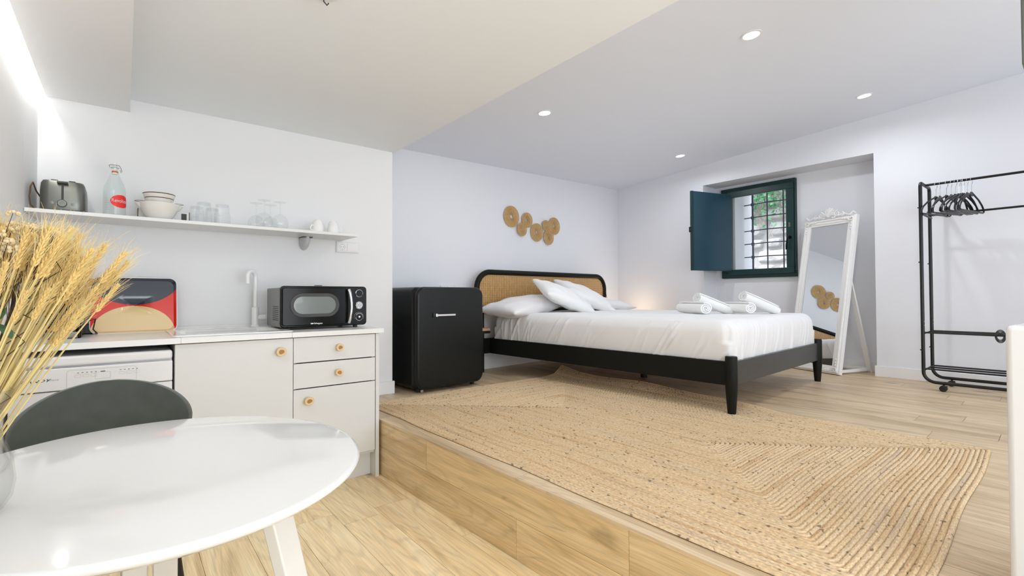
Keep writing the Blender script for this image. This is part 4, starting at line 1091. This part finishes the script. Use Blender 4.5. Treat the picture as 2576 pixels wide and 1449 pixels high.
mb = MB(); bar(mb, fo1 + Vector((-.0, 0, .03)), fo2 + Vector((0, 0, .03)), .02, .03); part('easel_bar', mb, M_SHABBY, mr_, bevel=.002)
mb = MB(); bar(mb, MM @ Vector((.04, .03, .03)), fo1 + Vector((0, 0, .03)), .018, .028); part('easel_bar', mb, M_SHABBY, mr_, bevel=.002)

# ------------------------------------------------------------------ clothes rack
rk = thing('clothes_rack', 'black tubular clothes rack on castors against the window wall', 'clothes rack', (0, 0, 0))
RX = (4.965, 5.300); RY = .872; RZ = .405
def post(x):
    L_ = [(x, RY, 1.97)] + [(x, RY, 1.6), (x, RY, 1.2), (x, RY, .9), (x, RY, .62), (x, RY, RZ + .075)]
    L_ += [(x, RY - .075 * (1 - math.cos(t)), RZ + .075 * (1 - math.sin(t))) for t in [PI / 2 * k / 7 for k in range(1, 8)]]
    L_ += [(x, RY - .5, RZ), (x, RY - 1.0, RZ), (x, RY - 1.45, RZ)]
    return L_
for x in RX: part('post', MB().tube(post(x), .0125, 12), M_BLKM, rk, smooth=True)
hoop = [(RX[0], RY, 1.96)] + [(RX[0] + .035 * (1 - math.cos(t)), RY, 1.96 + .04 * math.sin(t)) for t in [PI / 2 * k / 6 for k in range(1, 7)]] + [(RX[1] - .035 * (1 - math.sin(t)), RY, 1.96 + .04 * math.cos(t)) for t in [PI / 2 * k / 6 for k in range(0, 7)]]
part('end_hoop', MB().tube(hoop, .0125, 12), M_BLKM, rk, smooth=True)
RM = (RX[0] + RX[1]) / 2 - .02
part('hanging_bar', MB().tube([(RM, RY, 1.998), (RM, RY - 1.5, 1.998)], .0095, 10), M_BLKM, rk, smooth=True)
part('lower_bar', MB().tube([(RX[1] - .01, RY, 1.768), (RX[1] - .01, RY - 1.5, 1.768)], .0085, 10), M_BLKM, rk, smooth=True)
part('cross_tube', MB().tube([(RX[0], RY - .01, 1.745), (RX[1], RY - .01, 1.745)], .008, 8), M_BLKM, rk, smooth=True)
for z in (.790, .500):
    part('cross_tube', MB().tube([(RX[0], RY - .01, z), (RX[1], RY - .01, z)], .007, 8), M_BLKM, rk, smooth=True)
    for k in range(3):
        x = RX[0] + .02 + k * .143; part('shelf_rod', MB().tube([(x, RY - .01, z + .004), (x, RY - 1.45, z + .004)], .0065, 8), M_BLKM, rk, smooth=True)
for x in RX:
    for z in (.855, .885): part('pin_hole', MB().lathe([(.004, 0), (.004, .002)], 8, Matrix.Translation((x - .006, RY - .0125, z)) @ Matrix.Rotation(R(120), 4, 'X')), M_WTXT, rk)
    for z in (1.36, .655, 1.80): part('screw', MB().tube([(x, RY + .010, z), (x, RY + .019, z)], .005, 8), M_BLKM, rk)
    for y in (RY - .12, RY - 1.3):
        c_ = part('castor', MB().tube([(x, y, RZ - .008), (x, y, RZ - .03)], .007, 8).box(x - .012, x + .012, y - .02, y + .015, ZS + .022, ZS + .046), M_BLACK, rk, bevel=.002)
        for dx in (-.015, .015):
            part('wheel', MB().lathe([(.010, -.007), (.0235, -.006), (.0235, .006), (.010, .007)], 18, Matrix.Translation((x + dx, y + .002, ZS + .024)) @ Matrix.Rotation(R(90), 4, 'Y')), M_BLACK, c_, smooth=True)
def hanger():
    t = thing('clothes_hanger', 'black velvet hanger with a thin metal hook on the rack', 'hanger', (0, 0, 0), 0, 'black hangers bunched on the rack')
    hk = [(.0, 0, -.105), (.0, 0, -.035)] + [(.021 * math.sin(a_) * 1.0 - .0, 0, -.012 - .022 * math.cos(a_) + .0) for a_ in [R(20 + 22 * k) for k in range(11)]]
    hk = [(0, 0, -.11), (0, 0, -.045), (.012, 0, -.034), (.0195, 0, -.018), (.018, 0, -.002), (.008, 0, .0105), (-.006, 0, .0115), (-.0165, 0, .003), (-.019, 0, -.008)]
    part('hook', MB().tube(hk, .0016, 6), M_CHROME, t, smooth=True)
    bdy = [(0, 0, -.105), (.05, 0, -.125), (.12, 0, -.155), (.18, 0, -.195), (.205, 0, -.225), (.208, 0, -.245), (.19, 0, -.252), (.1, 0, -.252), (0, 0, -.252), (-.1, 0, -.252), (-.19, 0, -.252), (-.208, 0, -.245), (-.205, 0, -.225), (-.18, 0, -.195), (-.12, 0, -.155), (-.05, 0, -.125)]
    part('shoulders', MB().tube(bdy, .0065, 6, closed=True), M_BLKM, t, smooth=True)
    part('neck', MB().box(-.02, .02, -.003, .003, -.135, -.10), M_BLKM, t, bevel=.003)
    return t
h0 = hanger(); rn = random.Random(8)
for i, y in enumerate((.800, .775, .735, .707, .682, .662, .650, .636, .614, .590)):
    o = h0 if i == 0 else dup(h0)
    o['label'] = 'black velvet hanger on the rack, ' + ('nearest the end post', 'second from the end post', 'third from the end post', 'fourth from the end post', 'fifth from the end post', 'sixth from the end post', 'seventh from the end post', 'eighth from the end post', 'ninth from the end post', 'farthest from the end post')[i]
    o.location = (RM, y, 1.9975); o.rotation_euler = (0, 0, R(rn.uniform(-20, -3)))
cb_ = thing('coiled_cable', 'small bundle of thin grey cable hooked on the rack shelf', 'cable', (5.0, .44, .80))
for k in range(4):
    part('loop', MB().tube([(-.008 + .005 * k, (.018 + .003 * k) * math.cos(t), -.012 + (.026 + .007 * k) * math.sin(t)) for t in [2 * PI * q / 24 for q in range(24)]], .003, 5, closed=True), M_DGREY, cb_, smooth=True)

# ------------------------------------------------------------------ braided rug
RC = [Vector((1.325, 3.245)), Vector((3.295, 3.27)), Vector((3.250, .320)), Vector((1.368, .275))]   # far-left, far-right, near-right, near-left
RWX, RWY = 1.95, 2.95
def rug_map(x, y, z):
    u, v = x / RWX, y / RWY
    p = (RC[3] * (1 - u) + RC[2] * u) * (1 - v) + (RC[0] * (1 - u) + RC[1] * u) * v
    # gentle waviness of the edges and the lifted far corner under the bed
    ex = .006 * math.sin(y * 5.1 + 1) + .004 * math.sin(y * 11); ey = .005 * math.sin(x * 6 + 2)
    q = max(0, (u - .88) / .12) * max(0, (v - .92) / .08)
    edge = max(0, (u - .94) / .06) ** 1.1 * max(0, min(1, (v - .30) / .25))
    lift = .030 * q ** 1.2 + edge * (.044 + .010 * math.sin(y * 7) + .006 * v)
    return Vector((p.x + ex * (1 if u > .5 else .6), p.y + ey, ZS + .0015 + z + lift))
rug = thing('braided_rug', 'large rectangular braided jute rug on the raised floor', 'rug', (2.3, 1.8, ZS))
ro = Vector((2.3, 1.8, ZS))
bwid = .0170; nb_ = int(RWX / 2 / bwid); step = .0082
for i in range(nb_):
    d0 = (i + .5) * bwid; x0, x1, y0, y1 = d0, RWX - d0, d0, RWY - d0
    rc = min(.010 + i * .0006, (x1 - x0) / 2 * .8 + .001)
    seq = []
    # straight runs joined with small corner arcs; store point and outward normal
    def arc(cx, cy, a0):
        n_ = max(3, int(rc * PI / 2 / step) + 2)
        return [(cx + rc * math.cos(a0 + PI / 2 * k / n_), cy + rc * math.sin(a0 + PI / 2 * k / n_), math.cos(a0 + PI / 2 * k / n_), math.sin(a0 + PI / 2 * k / n_)) for k in range(n_ + 1)]
    def run(ax, ay, bx_, by_, nx, ny):
        L_ = math.hypot(bx_ - ax, by_ - ay); n_ = int(L_ / step)
        return [(ax + (bx_ - ax) * k / n_, ay + (by_ - ay) * k / n_, nx, ny) for k in range(1, n_)] if n_ > 1 else []
    seq += run(x1, y0 + rc, x1, y1 - rc, 1, 0); seq += arc(x1 - rc, y1 - rc, 0)
    seq += run(x1 - rc, y1, x0 + rc, y1, 0, 1); seq += arc(x0 + rc, y1 - rc, PI / 2)
    seq += run(x0, y1 - rc, x0, y0 + rc, -1, 0); seq += arc(x0 + rc, y0 + rc, PI)
    seq += run(x0 + rc, y0, x1 - rc, y0, 0, -1); seq += arc(x1 - rc, y0 + rc, PI * 1.5)
    vs = []; uvs = []; s_ = rn.uniform(0, 5); px = None
    prof = ((-.50, .0), (-.36, .78), (0, .92), (.36, .78), (.50, .0))
    per = .0245
    for (x, y, nx, ny) in seq:
        if px: s_ += math.hypot(x - px[0], y - px[1])
        px = (x, y)
        for t, h in prof:
            ph = math.sin(2 * PI * (s_ / per + abs(t) * 1.1))
            hh = .0088 * h * (1 + .24 * ph) if h else .0012
            off = t * bwid * (1.0 + (.08 * ph if abs(t) > .4 else 0))
            vs.append(rug_map(x + nx * off, y + ny * off, hh) - ro); uvs.append((s_, i + t))
    m_ = len(prof); n_ = len(seq); fs = []
    for k in range(n_):
        for j in range(m_ - 1): fs.append((k * m_ + j, ((k + 1) % n_) * m_ + j, ((k + 1) % n_) * m_ + j + 1, k * m_ + j + 1))
    me = bpy.data.meshes.new('braid'); me.from_pydata(vs, [], fs); me.materials.append(M_JUTE)
    ul = me.uv_layers.new(name='UVMap'); idx = [0] * len(me.loops); me.loops.foreach_get('vertex_index', idx)
    flat = []
    for q in idx: flat += [uvs[q][0], uvs[q][1]]
    ul.data.foreach_set('uv', flat); me.polygons.foreach_set('use_smooth', [True] * len(me.polygons)); me.update()
    o = bpy.data.objects.new('braid', me); COL.objects.link(o); o.parent = rug

# ------------------------------------------------------------------ table
TC = (.063, 1.285); TA = R(-79.6 + 90)
tb_ = thing('dining_table', 'round glossy white dining table in the foreground', 'table', (TC[0], TC[1], 0))
ax_, bx2 = .448, .398
def ttop(r_, z): return [(math.cos(TA + PI / 2 * 0) * 0, 0, 0)]
mb = MB(); n = 96; rings = [(0.001, .740), (.5, .740), (.975, .740), (.992, .7385), (1.0, .734), (.998, .729), (.965, .718), (.93, .716), (.5, .716), (0.001, .716)]
vs = []; fs = []
for s_, z in rings:
    for k in range(n):
        t = 2 * PI * k / n; px_, py_ = ax_ * s_ * math.cos(t), bx2 * s_ * math.sin(t)
        vs.append((px_ * .18 + py_ * .984, -px_ * .984 + py_ * .18, z))
for i in range(len(rings) - 1):
    for k in range(n): fs.append((i * n + k, i * n + (k + 1) % n, (i + 1) * n + (k + 1) % n, (i + 1) * n + k))
part('top', mb.add(vs, fs), M_GLOSSW, tb_, smooth=True, ang=50)
def tleg(a_, r0, r1, wt_, wb_):
    c, s_ = math.cos(a_), math.sin(a_); tx, ty_ = -s_, c
    mb = MB(); vs = []
    for r_, z, w_, d_ in ((r1, 0, wb_, .022), (r0, .716, wt_, .030)):
        for i, j in ((-1, -1), (1, -1), (1, 1), (-1, 1)): vs.append((c * (r_ + j * d_ / 2) + tx * i * w_ / 2, s_ * (r_ + j * d_ / 2) + ty_ * i * w_ / 2, z))
    return mb.add(vs, [(3, 2, 1, 0), (4, 5, 6, 7), (0, 1, 5, 4), (1, 2, 6, 5), (2, 3, 7, 6), (3, 0, 4, 7)])
for a_, r0_, r1_ in ((-48, .26, .46), (84, .24, .30), (98, .24, .30), (215, .26, .42)):
    part('leg', tleg(R(a_), r0_, r1_, .066 if a_ in (-48, 215) else .052, .052), M_LEGW, tb_, bevel=.004)
part('under_frame', MB().box(-.17, .17, -.17, .17, .698, .7155, Matrix.Rotation(R(34), 4, 'Z')), M_LEGW, tb_, bevel=.003)

# ------------------------------------------------------------------ chairs
ch = thing('shell_chair', 'dark grey felt shell chair behind the white table', 'chair', (-.035, 1.80, 0))
def backf(u, v):
    a_ = (u - .5) * 2; z = .50 + .333 * (math.sin(v * PI / 2) if v > 0 else 0)
    w_ = .214 * math.sqrt(max(0.0004, 1 - max(0, (z - .705) / .1285) ** 2)) if z > .705 else .214 - .05 * ((.705 - z) / .205) ** 1.5
    x = a_ * w_
    return (x, .20 - 1.6 * x * x + .05 * (z - .5), z)
mb = MB().grid(backf, 34, 30)
bk = part('backrest', mb, M_SHELL, ch, smooth=True, ang=None); s2 = bk.modifiers.new('solid', 'SOLIDIFY'); s2.thickness = .022; s2.offset = 0; b3 = bk.modifiers.new('b', 'BEVEL'); b3.width = .008; b3.segments = 2
def seatf(u, v):
    a_ = (u - .5) * 2; b_ = v
    w_ = .205 + .02 * math.sin(PI * v)
    return (a_ * w_, -.24 + .44 * b_, .455 + .03 * a_ * a_ - .02 * math.sin(PI * b_) + .045 * max(0, b_ - .85) / .15)
st_ = part('seat', MB().grid(seatf, 20, 16), M_SHELL, ch, smooth=True, ang=None); s2 = st_.modifiers.new('solid', 'SOLIDIFY'); s2.thickness = .022
part('seat_frame', MB().box(-.12, .12, -.12, .12, .405, .425), M_BLACK, ch, bevel=.004)
for sx, sy in ((-1, -1), (1, -1), (1, 1), (-1, 1)):
    part('leg', MB().tube([(sx * .15, sy * .13 + .03, .415), (sx * .20, sy * .15 + .05, 0)], .014, 10), M_BLACK, ch, smooth=True)

# ------------------------------------------------------------------ vase and dried bouquet
VX, VY = -.205, 1.185
vz = thing('glass_vase', 'clear waisted glass vase at the left edge of the table', 'vase', (VX, VY, .7405))
prof = [(.030, 0), (.050, .003), (.060, .020), (.064, .045), (.060, .085), (.048, .120), (.044, .138), (.050, .170), (.060, .200)]
part('glass', MB().lathe(prof + [(.0575, .2005)] + [(r_ - .003, z + .003) for r_, z in prof[::-1]], 40, cap0=True, cap1=True), M_VASE, vz, smooth=True)
# wheat stalk prototypes
def stalk_proto(seed, L_=.50, ear=.085, aw=.085):
    rn = random.Random(seed); bend_ = rn.uniform(.0, .035); az = rn.uniform(-.4, .4)
    def axis(t): return Vector((bend_ * t ** 2.4, az * .03 * t * t, L_ * t))
    t = thing('wheat_stalk', 'dried golden bearded wheat stalk in the glass vase', 'wheat', (0, 0, 0), 0, 'dried wheat stalks in the vase')
    part('stem', MB().tube([axis(k / 8) for k in range(9)], .0023, 5, rf=lambda q: 1.15 - .4 * q), M_STEM, t, smooth=True)
    e_ = MB(); w_ = MB(); n = 11; tip = axis(1.0); dr_ = (axis(1.0) - axis(.93)).normalized()
    sx_ = dr_.orthogonal().normalized(); sy_ = dr_.cross(sx_)
    e_.tube([tip - dr_ * .004, tip + dr_ * ear], .0022, 5)
    for k in range(n):
        for q in range(3):
            a_ = q * 2.094 + (k % 2) * 1.047 + rn.uniform(-.2, .2); out = sx_ * math.cos(a_) + sy_ * math.sin(a_)
            c = tip + dr_ * (ear * k / n) + out * .0042 * (1 - .35 * k / n)
            g = (dr_ + out * .38).normalized(); gx = g.orthogonal().normalized(); gy = g.cross(gx)
            T = Matrix(((gx.x, gy.x, g.x, c.x), (gx.y, gy.y, g.y, c.y), (gx.z, gy.z, g.z, c.z), (0, 0, 0, 1)))
            e_.ball((0, 0, 0), .0027, .0027, .0068, n=5, m=4, T=T)
            if rn.random() < .8:
                p = c + g * .006; l_ = aw * rn.uniform(.5, 1.0) * (1 - .35 * k / n); dd = (dr_ + out * rn.uniform(.10, .30)).normalized()
                md_ = p + dd * l_ * .5 + out * .002; en = p + dd * l_ + out * rn.uniform(.0, .012) + Vector((rn.uniform(-.006, .006), rn.uniform(-.006, .006), -.004))
                w_.tube([p, md_, en], .00048, 3, rf=lambda q_: 1.1 - .7 * q_)
    part('ear', e_, M_WHEAT, t, smooth=True); part('awns', w_, M_AWN, t)
    return t
protos = [stalk_proto(s_) for s_ in range(6)]
rn = random.Random(21)
def ray(px_, py_):
    M3 = Matrix((r2, u2, fwd)).transposed(); return M3 @ Vector((px_ - 1288, -(py_ - 724.5), 1196))
tips = []
used = [False] * 6
N_ST = 84
LT = .585      # base-to-ear-tip length of a prototype
for i in range(N_ST):
    # fan: ear tips spread over a wedge leaning to the right and toward the kitchen
    f_ = rn.random() ** .65
    tipx = VX - .02 + .175 * f_ + rn.uniform(-.02, .02); tipy = VY + rn.uniform(-.03, .16); 
    tipz = 1.235 - .0 * f_ - .10 * (f_ > .75) * rn.random() - rn.random() ** 1.6 * .13
    if i < 8: tipx, tipy, tipz = ((-.022, 1.30, 1.195), (-.020, 1.29, 1.165), (-.035, 1.30, 1.21), (-.070, 1.30, 1.235), (-.080, 1.31, 1.24), (-.10, 1.28, 1.225), (-.035, 1.28, 1.14), (-.05, 1.30, 1.18))[i]
    base = Vector((VX + rn.uniform(-.028, .0) - .02 * f_, VY + rn.uniform(-.03, .03), .7525))
    if tipx < -.345: tipx = -.34
    tip = Vector((tipx, tipy, tipz)); d_ = tip - base
    k = i % 6
    o = protos[k] if not used[k] else dup(protos[k])
    used[k] = True
    s_ = d_.length / LT
    z_ = d_.normalized(); x_ = Vector((1, 0, 0)); x_ = (x_ - z_ * x_.dot(z_)).normalized(); y_ = z_.cross(x_)
    # prototypes bend toward their local +x; compensate slightly
    o.matrix_world = Matrix.Translation(base) @ Matrix((x_, y_, z_)).transposed().to_4x4() @ Matrix.Rotation(rn.uniform(-1.4, 1.4), 4, 'Z') @ Matrix.Scale(s_, 4)
def flower(label, tip, n, spread, seed):
    rn = random.Random(seed); base = Vector((VX, VY, .7525)); t = thing('dried_flower_sprig', label, 'dried flower', tuple(base), 0)
    T_ = Vector(tip) - base; st = MB(); fl_ = MB()
    fork = T_ * .62
    st.tube([Vector((0, 0, 0)), T_ * .3 + Vector((.01, 0, 0)), fork], .0016, 5)
    for k in range(n):
        q = T_ + Vector((rn.gauss(0, spread), rn.gauss(0, spread), rn.gauss(0, spread * .45) - .0)); 
        q.x = max(q.x, -.335 - base.x)
        mid = fork.lerp(q, .55) + Vector((rn.uniform(-.01, .01), rn.uniform(-.01, .01), -.01))
        st.tube([fork, mid, q], .0005, 4)
        for j in range(7): fl_.ball(q + Vector((rn.uniform(-.007, .007), rn.uniform(-.007, .007), rn.uniform(-.004, .004))), rn.uniform(.0022, .0040), n=6, m=4)
    part('stem', st, M_TWIG, t); part('florets', fl_, M_FLORET, t, kind='stuff')
flower('cream dried flower sprig at the far left top of the bouquet', (-.200, 1.22, 1.222), 34, .030, 3)
flower('small cream dried flower sprig above the wheat, beside the wall shelf end', (-.130, 1.25, 1.228), 18, .014, 5)
flower('cream dried flower sprig low among the wheat ears', (-.165, 1.20, 1.19), 12, .020, 6)
lfs = thing('leafy_sprig', 'dark branching twig with small green leaves in the vase', 'sprig', (VX, VY, .7525), 0)
st = MB(); st.tube([(0, 0, 0), (.01, .0, .16), (.035, .02, .26), (.06, .04, .36), (.10, .06, .43)], .0016, 5)
for k in range(9):
    z = .14 + k * .032; x = .01 + (z - .14) * .3; st.tube([(x, .01, z), (x + rn.uniform(-.03, .05), rn.uniform(-.02, .05), z + .035), (x + rn.uniform(-.04, .06), rn.uniform(-.02, .06), z + .05)], .0009, 4)
part('twig', st, M_TWIG, lfs)
for k in range(9):
    c = Vector((.0 + rn.uniform(-.01, .065), rn.uniform(-.01, .04), .330 + rn.uniform(-.03, .02))); e = Euler((rn.uniform(-1, 1), rn.uniform(-1, 1), rn.uniform(-3, 3))).to_matrix()
    l_ = .022; part('leaf', MB().add([c + e @ Vector(p) for p in ((0, 0, 0), (l_ * .5, -.006, .002), (l_, -.007, .0), (l_ * 1.6, 0, -.003), (l_, .007, 0), (l_ * .5, .006, .002))], [(0, 1, 2, 3, 4, 5)]), M_LEAFG, lfs)

# ------------------------------------------------------------------ appliance and television at the right edge
ac = thing('portable_air_conditioner', 'white floor-standing appliance with a side vent at the right edge', 'air conditioner', (1.664, .140, ZS), R(-6))
AH = .685
part('side_shell', MB().box(0, .40, -.33, .0, .03, AH), M_WHITEP, ac, bevel=.014, seg=3)
fs_ = part('front_shell', MB().box(.004, .36, -.375, -.335, .10, AH - .002), M_WHITEP, ac, bevel=.012, seg=3)
part('base', MB().box(.01, .39, -.36, -.01, .0, .10), M_WHITEP, ac, bevel=.01)
vt = MB()
for k in range(16): vt.box(.05, .30, -.3775, -.3745, .28 + k * .012, .284 + k * .012)
part('vent_louvres', vt, M_DGREY, ac)
part('vent_panel', MB().box(.04, .31, -.3765, -.374, .23, .48), M_GREYP, ac)
tv = thing('television', 'dark flat television on a wall arm in the upper right corner', 'television', (2.115, .128, 1.80), R(0))
part('panel', MB().box(0, .07, -.75, 0, 0, .46), M_TVG, tv, bevel=.004, label='grey-green casing edge')
part('screen', MB().box(.070, .074, -.74, -.01, .01, .45), M_BLKG, tv)
part('back_box', MB().box(-.035, .0, -.55, -.2, .05, .34), M_BLACK, tv, bevel=.01)
part('wall_arm', MB().tube([(-.03, -.4, .2), (-.1, -.9, .2), (.05, -1.96, .2)], .02, 8), M_BLACK, tv)
part('sticker', MB().box(-.001, .02, -.03, -.0, .30, .34), M_YEL, tv)
